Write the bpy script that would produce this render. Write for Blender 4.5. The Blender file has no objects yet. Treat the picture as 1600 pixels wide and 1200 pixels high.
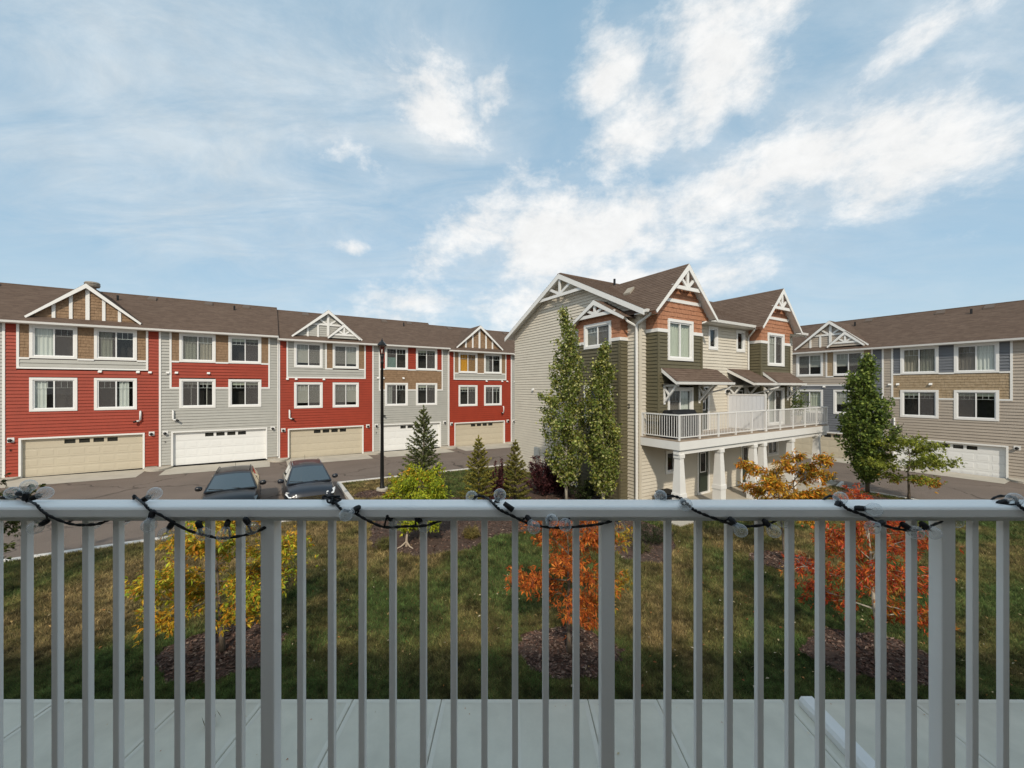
import bpy, math, random
import numpy as np
from mathutils import Vector, Matrix

# ------------------------------------------------------------------ camera, sky, sun, exposure
SC = bpy.context.scene
COL = SC.collection
R = math.radians
PI = math.pi
cam_d = bpy.data.cameras.new('camera')
cam = bpy.data.objects.new('camera', cam_d)
COL.objects.link(cam)
cam.location = (0, 0, 5.0)
cam.rotation_euler = (R(90), 0, 0)
cam_d.sensor_width = 36
cam_d.lens = 14.0
cam_d.shift_y = 0.00375
cam_d.clip_start = 0.05
cam_d.clip_end = 2000
SC.camera = cam

SUN_EL, SUN_AZ = 38.0, 180.0          # sun behind the camera
SKY_STRENGTH, SUN_STRENGTH = 0.118, 1.9
vs = SC.view_settings
vs.view_transform = 'Standard'
vs.look = 'None'
vs.gamma = 1
vs.use_curve_mapping = False
vs.exposure = 0.60

world = bpy.data.worlds.new('World')
SC.world = world
world.use_nodes = True


def build_sky():
    nt = world.node_tree
    N, L = nt.nodes, nt.links
    N.clear()
    out = N.new('ShaderNodeOutputWorld')
    bg = N.new('ShaderNodeBackground')
    bg.inputs['Strength'].default_value = SKY_STRENGTH
    L.new(bg.outputs[0], out.inputs[0])
    sky = N.new('ShaderNodeTexSky')
    sky.sky_type = 'NISHITA'
    sky.sun_disc = False
    sky.sun_elevation = R(SUN_EL)
    sky.sun_rotation = R(SUN_AZ)
    sky.air_density = 1.0
    sky.dust_density = 1.6
    sky.ozone_density = 1.0

    def val(v):
        return v

    def m(op, *a, clamp=False):
        n = N.new('ShaderNodeMath')
        n.operation = op
        n.use_clamp = clamp
        for i, x in enumerate(a):
            if isinstance(x, (int, float)):
                n.inputs[i].default_value = x
            else:
                L.new(x, n.inputs[i])
        return n.outputs[0]
    tc = N.new('ShaderNodeTexCoord')
    sep = N.new('ShaderNodeSeparateXYZ')
    L.new(tc.outputs['Generated'], sep.inputs[0])
    x, y, z = sep.outputs
    az = m('ARCTAN2', x, y)
    el = m('ARCSINE', z)
    zc = m('ADD', m('MAXIMUM', z, 0.0), 0.16)
    comb = N.new('ShaderNodeCombineXYZ')
    L.new(m('DIVIDE', x, zc), comb.inputs[0])
    L.new(m('DIVIDE', y, zc), comb.inputs[1])

    def noise(scale, detail, rough, dist=0.0, off=(0, 0, 0), rot=0.0, stretch=(1, 1, 1), src=None):
        mp = N.new('ShaderNodeMapping')
        mp.inputs['Location'].default_value = off
        mp.inputs['Rotation'].default_value = (0, 0, rot)
        mp.inputs['Scale'].default_value = stretch
        L.new(src or comb.outputs[0], mp.inputs[0])
        n = N.new('ShaderNodeTexNoise')
        n.inputs['Scale'].default_value = scale
        n.inputs['Detail'].default_value = detail
        n.inputs['Roughness'].default_value = rough
        n.inputs['Distortion'].default_value = dist
        L.new(mp.outputs[0], n.inputs['Vector'])
        return n.outputs[0]

    def blob(px, py, rx, ry, ang=0.0, g=1.0, k=1.25):
        # a soft ellipse of cloud centred on a compass direction (degrees of azimuth and elevation)
        ca, sa = math.cos(R(ang)), math.sin(R(ang))
        da = m('SUBTRACT', az, R(px))
        de = m('SUBTRACT', el, R(py))
        u = m('DIVIDE', m('ADD', m('MULTIPLY', da, ca), m('MULTIPLY', de, sa)), R(rx * k))
        v = m('DIVIDE', m('SUBTRACT', m('MULTIPLY', de, ca), m('MULTIPLY', da, sa)), R(ry * k))
        r2 = m('ADD', m('MULTIPLY', u, u), m('MULTIPLY', v, v))
        return m('MULTIPLY', m('EXPONENT', m('MULTIPLY', r2, -1.0)), g)

    puff = None
    for b in CLOUD_PUFFS:
        v = blob(*b)
        puff = v if puff is None else m('MAXIMUM', puff, v)
    thin = None
    for b in CLOUD_THIN:
        v = blob(*b)
        thin = v if thin is None else m('MAXIMUM', thin, v)
    # away from the view the cloud cover goes on, thickened to lift the shade
    behind = m('MULTIPLY', m('SUBTRACT', 0.35, y), 1.6, clamp=True)
    puff = m('MAXIMUM', puff, m('MULTIPLY', behind, 0.62))
    dv = tc.outputs['Generated']
    n1 = noise(4.2, 14, 0.65, 0.2, (3.1, 1.7, 0.4), 0.0, (1, 1, 1.7), dv)
    n2 = noise(12.0, 10, 0.66, 0.15, (0.3, 5.2, 0), 0.0, (1, 1, 1.5), dv)
    n = m('ADD', m('MULTIPLY', n1, 0.72), m('MULTIPLY', n2, 0.28))
    d = m('ADD', m('MULTIPLY', puff, 0.42), m('SUBTRACT', n, 0.5))
    d = m('MULTIPLY', m('SUBTRACT', d, 0.075), 3.3, clamp=True)
    d = m('MULTIPLY', m('MULTIPLY', d, d), m('SUBTRACT', 3.0, m('MULTIPLY', d, 2.0)))
    n3 = noise(1.5, 11, 0.66, 0.6, (1.0, 0.4, 0), 0.5, (1.0, 2.2, 1))
    t = m('MULTIPLY', thin, m('MULTIPLY', m('SUBTRACT', n3, 0.27), 2.7, clamp=True))
    fac = m('MAXIMUM', m('MULTIPLY', d, 0.92), m('MULTIPLY', t, 0.84))
    shade = m('ADD', 0.80, m('MULTIPLY', n2, 0.36))
    cc = N.new('ShaderNodeMix')
    cc.data_type = 'RGBA'
    cc.inputs[6].default_value = CLOUD_THIN_COL
    cc.inputs[7].default_value = CLOUD_COL
    L.new(d, cc.inputs[0])
    cs = N.new('ShaderNodeVectorMath')
    cs.operation = 'SCALE'
    L.new(cc.outputs[2], cs.inputs[0])
    L.new(shade, cs.inputs[3])
    # a little milky: pull the clear sky towards pale blue
    milk = N.new('ShaderNodeMix')
    milk.data_type = 'RGBA'
    milk.inputs[0].default_value = SKY_MILK
    milk.inputs[7].default_value = SKY_MILK_COL
    L.new(sky.outputs[0], milk.inputs[6])
    # thin haze low over the horizon, all round
    hz = N.new('ShaderNodeMix')
    hz.data_type = 'RGBA'
    hz.inputs[7].default_value = (3.5, 4.1, 4.45, 1)
    L.new(m('MULTIPLY', m('EXPONENT', m('MULTIPLY', m('MAXIMUM', el, 0.0), -1 / R(9))), 0.75), hz.inputs[0])
    L.new(milk.outputs[2], hz.inputs[6])
    milk = hz
    mix = N.new('ShaderNodeMix')
    mix.data_type = 'RGBA'
    L.new(fac, mix.inputs[0])
    L.new(milk.outputs[2], mix.inputs[6])
    L.new(cs.outputs[0], mix.inputs[7])
    L.new(mix.outputs[2], bg.inputs[0])


SKY_MILK = 0.72
SKY_MILK_COL = (1.75, 2.95, 3.85, 1)
CLOUD_COL = (5.5, 5.45, 5.35, 1)
CLOUD_THIN_COL = (4.0, 4.4, 4.65, 1)
CLOUD_PUFFS = [  # azimuth, elevation, half-width, half-height, tilt, strength
    (-5, 22, 9, 5, 28, 1.0), (4, 20, 9, 7, 10, 0.95), (16, 20, 15, 7, 6, 0.9), (30, 23, 17, 6, 16, 0.98), (44, 23, 11, 6, 10, 0.85),
    (18, 32, 9, 4.5, 28, 0.85), (27, 37, 8, 8, 40, 1.02), (33, 40, 8, 5, 30, 0.9), (15, 38, 6, 4, 20, 0.8),
    (14, 15, 14, 4.5, 0, 0.82), (3, 12, 16, 3.5, 0, 0.78), (-13, 12, 10, 2.2, 0, 0.7), (28, 14, 8, 3, 0, 0.75), (-21.5, 18, 2.6, 1.2, 5, 0.78),
    (44, 31, 9, 2.4, 20, 0.75), (52, 34, 7, 2.2, 25, 0.7), (-10, 34, 8, 5, -20, 0.8), (-3, 36, 4, 3, 40, 0.7), (-18, 9, 18, 2.5, 0, 0.6), (-22, 29, 9, 3, -8, 0.6),
]
CLOUD_THIN = [(-38, 30, 30, 14, -12, 1.0), (-44, 20, 18, 6, -8, 1.0), (-16, 34, 17, 10, -18, 1.0), (38, 26, 24, 10, 12, 0.85), (12, 18, 26, 9, 0, 0.95),
              (0, 10, 45, 5, 0, 0.65), (25, 38, 14, 8, 20, 0.8)]
build_sky()

sun_d = bpy.data.lights.new('sun', 'SUN')
sun_d.energy = SUN_STRENGTH
sun_d.angle = R(2.2)
sun_d.color = (1.0, 0.90, 0.75)
sun = bpy.data.objects.new('sun', sun_d)
COL.objects.link(sun)
sdir = Vector((math.sin(R(SUN_AZ)) * math.cos(R(SUN_EL)), math.cos(R(SUN_AZ)) * math.cos(R(SUN_EL)), math.sin(R(SUN_EL))))
sun.rotation_euler = (-sdir).to_track_quat('-Z', 'Y').to_euler()
sun.location = (0, -20, 30)

# ------------------------------------------------------------------ frames of reference
TH = R(31.5)                       # the streets run 31.5 degrees off the camera's axes
CT, ST = math.cos(TH), math.sin(TH)


def W(u, v, z=0.0):
    return Vector((CT * u - ST * v, ST * u + CT * v, z))


def G(x, y):                       # ground height: the whole site falls gently towards +u
    u = CT * x + ST * y
    return -0.03 - 0.01 * u


def GU(u):
    return -0.03 - 0.01 * u


# ------------------------------------------------------------------ materials
MATS = {}


def mat(name, col, rough=0.6, noise=0.0, nscale=8.0, bump=0.0, bscale=60.0, spec=0.3, metal=0.0, col2=None, stretch=(1, 1, 1), dirt=0.0):
    if name in MATS:
        return MATS[name]
    m = bpy.data.materials.new(name)
    m.use_nodes = True
    nt = m.node_tree
    N, L = nt.nodes, nt.links
    b = N['Principled BSDF']
    b.inputs['Base Color'].default_value = (*col, 1)
    b.inputs['Roughness'].default_value = rough
    b.inputs['Specular IOR Level'].default_value = spec
    b.inputs['Metallic'].default_value = metal
    if noise or bump or col2:
        tc = N.new('ShaderNodeTexCoord')
        mp = N.new('ShaderNodeMapping')
        mp.inputs['Scale'].default_value = stretch
        L.new(tc.outputs['Object'], mp.inputs[0])
        nz = N.new('ShaderNodeTexNoise')
        nz.inputs['Scale'].default_value = nscale
        nz.inputs['Detail'].default_value = 6
        nz.inputs['Roughness'].default_value = 0.65
        L.new(mp.outputs[0], nz.inputs['Vector'])
        rp = N.new('ShaderNodeValToRGB')
        rp.color_ramp.elements[0].position = 0.3
        rp.color_ramp.elements[1].position = 0.7
        c2 = col2 if col2 else tuple(min(1, c * (1 + noise)) for c in col)
        c1 = col if col2 else tuple(c * (1 - noise) for c in col)
        rp.color_ramp.elements[0].color = (*c1, 1)
        rp.color_ramp.elements[1].color = (*c2, 1)
        L.new(nz.outputs[0], rp.inputs[0])
        L.new(rp.outputs[0], b.inputs['Base Color'])
        if bump:
            nb = N.new('ShaderNodeTexNoise')
            nb.inputs['Scale'].default_value = bscale
            nb.inputs['Detail'].default_value = 4
            L.new(mp.outputs[0], nb.inputs['Vector'])
            bp = N.new('ShaderNodeBump')
            bp.inputs['Strength'].default_value = bump
            bp.inputs['Distance'].default_value = 0.02
            L.new(nb.outputs[0], bp.inputs['Height'])
            L.new(bp.outputs[0], b.inputs['Normal'])
    MATS[name] = m
    return m


RED = mat('red_vinyl', (0.31, 0.040, 0.017), 0.55, 0.10, 1.2)
GREY = mat('grey_vinyl', (0.40, 0.395, 0.36), 0.55, 0.06, 1.2)
CREAM = mat('cream_vinyl', (0.62, 0.57, 0.475), 0.55, 0.05, 1.2)
OLIVE = mat('olive_vinyl', (0.122, 0.107, 0.064), 0.6, 0.08, 1.2)
TAUPE = mat('taupe_vinyl', (0.40, 0.345, 0.285), 0.55, 0.06, 1.2)
SLATE = mat('slate_vinyl', (0.155, 0.163, 0.178), 0.55, 0.08, 1.2)
SHAKE = mat('brown_shake', (0.20, 0.125, 0.07), 0.75, 0.0, 5.0, col2=(0.32, 0.21, 0.125))
SHAKE_T = mat('tan_shake', (0.30, 0.22, 0.13), 0.75, 0.0, 5.0, col2=(0.42, 0.32, 0.21))
TERRA = mat('terracotta_shake', (0.35, 0.155, 0.085), 0.75, 0.0, 5.0, col2=(0.46, 0.225, 0.13))
WHITE = mat('white_trim', (0.78, 0.77, 0.74), 0.45, 0.03, 2.0)
PVC = mat('white_vinyl_frame', (0.80, 0.80, 0.79), 0.35)
DOOR_T = mat('tan_garage_paint', (0.52, 0.46, 0.35), 0.5, 0.03, 1.0)
DOOR_W = mat('white_garage_paint', (0.76, 0.76, 0.74), 0.5, 0.02, 1.0)
GREENDOOR = mat('dark_green_paint', (0.028, 0.038, 0.026), 0.4)
FOUND = mat('foundation_concrete', (0.34, 0.30, 0.25), 0.85, 0.12, 6)
CONC = mat('pale_concrete', (0.46, 0.42, 0.35), 0.85, 0.10, 1.5, 0.15, 90)
CONC_WALK = mat('walk_concrete', (0.64, 0.61, 0.51), 0.8, 0.13, 0.9, 0.12, 120)
CONC_EDGE = mat('trowelled_concrete', (0.68, 0.65, 0.56), 0.7, 0.04, 3)
KERB = mat('kerb_concrete', (0.62, 0.59, 0.54), 0.8, 0.10, 4)
BLACK = mat('black_paint', (0.012, 0.012, 0.012), 0.35)
BLACKRUB = mat('black_rubber', (0.014, 0.014, 0.015), 0.55)
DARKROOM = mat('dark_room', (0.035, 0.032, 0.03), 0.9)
SHEER = mat('sheer_curtain', (0.66, 0.67, 0.64), 0.9, 0.10, 3, stretch=(14, 14, 0.3))
CREAMCUR = mat('cream_curtain', (0.52, 0.53, 0.44), 0.9, 0.12, 3, stretch=(14, 14, 0.3))
ORANGECUR = mat('amber_curtain', (0.66, 0.32, 0.035), 0.9, 0.12, 3, stretch=(14, 14, 0.3))
AQUACUR = mat('aqua_cloth', (0.30, 0.52, 0.48), 0.9, 0.2, 9)
BLIND = mat('pale_blind', (0.52, 0.49, 0.45), 0.7)
BROWNCUR = mat('brown_curtain', (0.33, 0.29, 0.24), 0.9, 0.12, 3, stretch=(14, 14, 0.3))
SHADE = mat('grey_roller_shade', (0.42, 0.41, 0.38), 0.9, 0.04, 3)
RAILP = mat('white_powder_coat', (0.90, 0.885, 0.85), 0.32, 0.05, 3.0, 0.04, 300, spec=0.5)
RAILP2 = mat('white_deck_paint', (0.76, 0.75, 0.73), 0.4, 0.03, 3.0)
GREYMETAL = mat('grey_metal', (0.30, 0.32, 0.32), 0.5)
DECKF = mat('deck_boards', (0.36, 0.28, 0.21), 0.8, 0.15, 3)
BARK = mat('grey_brown_bark', (0.15, 0.12, 0.09), 0.9, 0.35, 14, 0.6, 60)
PALEBARK = mat('pale_aspen_bark', (0.46, 0.42, 0.34), 0.85, 0.3, 10, 0.4, 40)
STEMBARK = mat('dark_stem_bark', (0.05, 0.03, 0.028), 0.9, 0.3, 12)
STAKE = mat('dry_stake_wood', (0.42, 0.34, 0.26), 0.9, 0.2, 10)
DIRTC = mat('bare_earth', (0.12, 0.095, 0.07), 0.95, 0.3, 3)


def mat_roof(name, c1, c2):
    if name in MATS:
        return MATS[name]
    m = bpy.data.materials.new(name)
    m.use_nodes = True
    nt = m.node_tree
    N, L = nt.nodes, nt.links
    b = N['Principled BSDF']
    b.inputs['Roughness'].default_value = 0.92
    b.inputs['Specular IOR Level'].default_value = 0.15
    tc = N.new('ShaderNodeTexCoord')
    vor = N.new('ShaderNodeTexVoronoi')
    mp = N.new('ShaderNodeMapping')
    mp.inputs['Scale'].default_value = (3.4, 3.4, 14.0)
    L.new(tc.outputs['Object'], mp.inputs[0])
    L.new(mp.outputs[0], vor.inputs['Vector'])
    vor.inputs['Scale'].default_value = 1.0
    nz = N.new('ShaderNodeTexNoise')
    nz.inputs['Scale'].default_value = 0.6
    nz.inputs['Detail'].default_value = 5
    L.new(tc.outputs['Object'], nz.inputs['Vector'])
    nz2 = N.new('ShaderNodeTexNoise')
    nz2.inputs['Scale'].default_value = 60
    nz2.inputs['Detail'].default_value = 3
    L.new(tc.outputs['Object'], nz2.inputs['Vector'])
    mx = N.new('ShaderNodeMix')
    mx.data_type = 'RGBA'
    mx.inputs[6].default_value = (*c1, 1)
    mx.inputs[7].default_value = (*c2, 1)
    sp = N.new('ShaderNodeSeparateColor')
    L.new(vor.outputs['Color'], sp.inputs[0])
    ad = N.new('ShaderNodeMath')
    ad.operation = 'MULTIPLY_ADD'
    ad.inputs[1].default_value = 0.55
    L.new(sp.outputs[0], ad.inputs[0])
    a2 = N.new('ShaderNodeMath')
    a2.operation = 'MULTIPLY'
    a2.inputs[1].default_value = 0.45
    L.new(nz.outputs[0], a2.inputs[0])
    L.new(a2.outputs[0], ad.inputs[2])
    L.new(ad.outputs[0], mx.inputs[0])
    L.new(mx.outputs[2], b.inputs['Base Color'])
    bp = N.new('ShaderNodeBump')
    bp.inputs['Strength'].default_value = 0.5
    bp.inputs['Distance'].default_value = 0.01
    L.new(nz2.outputs[0], bp.inputs['Height'])
    L.new(bp.outputs[0], b.inputs['Normal'])
    MATS[name] = m
    return m


ROOF = mat_roof('brown_asphalt_shingle', (0.105, 0.072, 0.054), (0.175, 0.125, 0.095))


def mat_glass(name, tint=(0.82, 0.85, 0.84), refl=1.0, rim_veil=0.0):
    m = bpy.data.materials.new(name)
    m.use_nodes = True
    nt = m.node_tree
    N, L = nt.nodes, nt.links
    N.clear()
    out = N.new('ShaderNodeOutputMaterial')
    tr = N.new('ShaderNodeBsdfTransparent')
    tr.inputs[0].default_value = (*tint, 1)
    gl = N.new('ShaderNodeBsdfGlossy')
    gl.inputs['Roughness'].default_value = 0.015
    fr = N.new('ShaderNodeFresnel')
    fr.inputs[0].default_value = 1.5
    mu = N.new('ShaderNodeMath')
    mu.operation = 'MULTIPLY'
    mu.inputs[1].default_value = refl
    mu.use_clamp = True
    L.new(fr.outputs[0], mu.inputs[0])
    # only the outer face of a sheet reflects: from inside, Fresnel would turn to total reflection
    ge = N.new('ShaderNodeNewGeometry')
    fb = N.new('ShaderNodeMath')
    fb.operation = 'SUBTRACT'
    fb.inputs[0].default_value = 1.0
    L.new(ge.outputs['Backfacing'], fb.inputs[1])
    mb2 = N.new('ShaderNodeMath')
    mb2.operation = 'MULTIPLY'
    L.new(mu.outputs[0], mb2.inputs[0])
    L.new(fb.outputs[0], mb2.inputs[1])
    mx = N.new('ShaderNodeMixShader')
    L.new(mb2.outputs[0], mx.inputs[0])
    L.new(tr.outputs[0], mx.inputs[1])
    L.new(gl.outputs[0], mx.inputs[2])
    if rim_veil:  # whitish diffuse veil, stronger at the rim, paints in the glass's pale reflections
        df = N.new('ShaderNodeBsdfDiffuse')
        df.inputs[0].default_value = (.85, .87, .88, 1)
        lw = N.new('ShaderNodeLayerWeight')
        lw.inputs[0].default_value = .35
        m2 = N.new('ShaderNodeMath')
        m2.operation = 'MULTIPLY_ADD'
        m2.inputs[1].default_value = .40
        m2.inputs[2].default_value = rim_veil
        L.new(lw.outputs['Facing'], m2.inputs[0])
        mx2 = N.new('ShaderNodeMixShader')
        L.new(m2.outputs[0], mx2.inputs[0])
        L.new(mx.outputs[0], mx2.inputs[1])
        L.new(df.outputs[0], mx2.inputs[2])
        mx = mx2
    L.new(mx.outputs[0], out.inputs[0])
    MATS[name] = m
    return m


def mat_screen():
    m = bpy.data.materials.new('insect_mesh')
    m.use_nodes = True
    nt = m.node_tree
    N, L = nt.nodes, nt.links
    tr = N.new('ShaderNodeBsdfTransparent')
    df = N.new('ShaderNodeBsdfDiffuse')
    df.inputs[0].default_value = (.16, .15, .145, 1)
    mx = N.new('ShaderNodeMixShader')
    mx.inputs[0].default_value = .42
    L.new(tr.outputs[0], mx.inputs[1])
    L.new(df.outputs[0], mx.inputs[2])
    L.new(mx.outputs[0], N['Material Output'].inputs[0])
    return m


MESHM = mat_screen()
GLASS = mat_glass('window_glass', (0.93, 0.95, 0.94), 1.3)
BULBGLASS = mat_glass('clear_bulb_glass', (0.96, 0.97, 0.97), 0.9, 0.10)
CARGLASS = mat_glass('tinted_car_glass', (0.30, 0.34, 0.34), 2.6)
LAMPGLASS = mat_glass('lantern_glass', (0.8, 0.74, 0.7), 1.5)


def mat_leaf(name, transl=0.32, rough=0.55):
    m = bpy.data.materials.new(name)
    m.use_nodes = True
    nt = m.node_tree
    N, L = nt.nodes, nt.links
    b = N['Principled BSDF']
    b.inputs['Roughness'].default_value = rough
    b.inputs['Specular IOR Level'].default_value = 0.25
    at = N.new('ShaderNodeAttribute')
    at.attribute_name = 'tint'
    L.new(at.outputs['Color'], b.inputs['Base Color'])
    t = N.new('ShaderNodeBsdfTranslucent')
    L.new(at.outputs['Color'], t.inputs[0])
    mx = N.new('ShaderNodeMixShader')
    mx.inputs[0].default_value = transl
    L.new(b.outputs[0], mx.inputs[1])
    L.new(t.outputs[0], mx.inputs[2])
    L.new(mx.outputs[0], N['Material Output'].inputs[0])
    MATS[name] = m
    return m


LEAF = mat_leaf('leaf')
CHIP = mat_leaf('wood_chip', 0.0, 0.9)
BLADE = mat_leaf('grass_blade', 0.4, 0.7)


def mat_lawn():
    m = bpy.data.materials.new('lawn_turf')
    m.use_nodes = True
    nt = m.node_tree
    N, L = nt.nodes, nt.links
    b = N['Principled BSDF']
    b.inputs['Roughness'].default_value = 0.95
    b.inputs['Specular IOR Level'].default_value = 0.1
    tc = N.new('ShaderNodeTexCoord')
    nz = N.new('ShaderNodeTexNoise')
    nz.inputs['Scale'].default_value = 0.45
    nz.inputs['Detail'].default_value = 8
    nz.inputs['Roughness'].default_value = 0.7
    L.new(tc.outputs['Object'], nz.inputs['Vector'])
    rp = N.new('ShaderNodeValToRGB')
    e = rp.color_ramp.elements
    e[0].position = 0.36
    e[0].color = (0.06, 0.068, 0.022, 1)
    e[1].position = 0.64
    e[1].color = (0.18, 0.13, 0.06, 1)
    L.new(nz.outputs[0], rp.inputs[0])
    nf = N.new('ShaderNodeTexNoise')
    nf.inputs['Scale'].default_value = 45
    nf.inputs['Detail'].default_value = 5
    L.new(tc.outputs['Object'], nf.inputs['Vector'])
    mu = N.new('ShaderNodeMix')
    mu.data_type = 'RGBA'
    mu.blend_type = 'MULTIPLY'
    mu.inputs[0].default_value = 0.8
    r2 = N.new('ShaderNodeValToRGB')
    r2.color_ramp.elements[0].color = (0.35, 0.35, 0.35, 1)
    r2.color_ramp.elements[1].color = (1.5, 1.5, 1.4, 1)
    L.new(nf.outputs[0], r2.inputs[0])
    L.new(rp.outputs[0], mu.inputs[6])
    L.new(r2.outputs[0], mu.inputs[7])
    L.new(mu.outputs[2], b.inputs['Base Color'])
    bp = N.new('ShaderNodeBump')
    bp.inputs['Strength'].default_value = 0.8
    bp.inputs['Distance'].default_value = 0.03
    L.new(nf.outputs[0], bp.inputs['Height'])
    L.new(bp.outputs[0], b.inputs['Normal'])
    return m


def mat_asphalt():
    m = mat('worn_asphalt', (0.185, 0.145, 0.118), 0.9, 0.14, 0.35, 0.4, 160)
    nt = m.node_tree
    N, L = nt.nodes, nt.links
    b = N['Principled BSDF']
    tc = N.new('ShaderNodeTexCoord')
    nz = N.new('ShaderNodeTexNoise')
    nz.inputs['Scale'].default_value = 55
    nz.inputs['Detail'].default_value = 3
    L.new(tc.outputs['Object'], nz.inputs['Vector'])
    r = N.new('ShaderNodeValToRGB')
    r.color_ramp.elements[0].position = 0.3
    r.color_ramp.elements[1].position = 0.75
    r.color_ramp.elements[0].color = (0.7, 0.7, 0.7, 1)
    r.color_ramp.elements[1].color = (1.25, 1.25, 1.25, 1)
    L.new(nz.outputs[0], r.inputs[0])
    mu = N.new('ShaderNodeMix')
    mu.data_type = 'RGBA'
    mu.blend_type = 'MULTIPLY'
    mu.inputs[0].default_value = 0.8
    src = b.inputs['Base Color'].links[0].from_socket
    L.new(src, mu.inputs[6])
    L.new(r.outputs[0], mu.inputs[7])
    # hairline cracks and sealed joints
    nw = N.new('ShaderNodeTexNoise')
    nw.inputs['Scale'].default_value = 1.1
    nw.inputs['Detail'].default_value = 5
    L.new(tc.outputs['Object'], nw.inputs['Vector'])
    vm = N.new('ShaderNodeVectorMath')
    vm.operation = 'MULTIPLY_ADD'
    vm.inputs[1].default_value = (1.4, 1.4, 0)
    L.new(nw.outputs['Color'], vm.inputs[0])
    L.new(tc.outputs['Object'], vm.inputs[2])
    vo = N.new('ShaderNodeTexVoronoi')
    vo.feature = 'DISTANCE_TO_EDGE'
    vo.inputs['Scale'].default_value = 0.16
    L.new(vm.outputs[0], vo.inputs['Vector'])
    cr = N.new('ShaderNodeValToRGB')
    cr.color_ramp.elements[0].position = 0.0
    cr.color_ramp.elements[0].color = (.35, .35, .35, 1)
    cr.color_ramp.elements[1].position = 0.010
    cr.color_ramp.elements[1].color = (1, 1, 1, 1)
    L.new(vo.outputs['Distance'], cr.inputs[0])
    m2 = N.new('ShaderNodeMix')
    m2.data_type = 'RGBA'
    m2.blend_type = 'MULTIPLY'
    m2.inputs[0].default_value = 1.0
    L.new(mu.outputs[2], m2.inputs[6])
    L.new(cr.outputs[0], m2.inputs[7])
    L.new(m2.outputs[2], b.inputs['Base Color'])
    return m


LAWN = mat_lawn()
ASPHALT = mat_asphalt()


def mat_paint(name, col):
    m = mat(name, col, 0.35, spec=0.5)
    b = m.node_tree.nodes['Principled BSDF']
    b.inputs['Coat Weight'].default_value = 0.3
    b.inputs['Coat Roughness'].default_value = 0.06
    return m


CARBLACK = mat_paint('black_car_paint', (0.009, 0.009, 0.010))
CARNAVY = mat_paint('dark_grey_car_paint', (0.017, 0.019, 0.026))
CHROME = mat('chrome', (0.6, 0.6, 0.6), 0.15, metal=1.0)
LAMPW = mat('clear_headlamp', (0.72, 0.74, 0.76), 0.12, spec=0.6)
TYRE = mat('tyre_rubber', (0.016, 0.016, 0.016), 0.85)
RIM = mat('alloy_rim', (0.35, 0.35, 0.36), 0.3, metal=0.8)
CARPLASTIC = mat('black_car_plastic', (0.014, 0.014, 0.014), 0.55)
SEATS = mat('dark_car_interior', (0.05, 0.048, 0.045), 0.8)
COVER = mat('black_vinyl_cover', (0.012, 0.012, 0.013), 0.75, 0.3, 4, 0.3, 20)
SCREEN = mat('frosted_privacy_panel', (0.74, 0.76, 0.80), 0.35)

# ------------------------------------------------------------------ mesh builder
UVW = {}


class F3:
    """A facade frame: a along the wall, o outwards from it, z up."""
    def __init__(s, org, ad, nd):
        s.o, s.a, s.n = Vector(org), Vector(ad), Vector(nd)

    def p(s, a, o, z):
        return s.o + s.a * a + s.n * o + Vector((0, 0, z))

    def off(s, d):
        return F3(s.o + s.n * d, s.a, s.n)


FRONT = F3((0, 0, 0), (1, 0, 0), (0, -1, 0))


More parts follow.
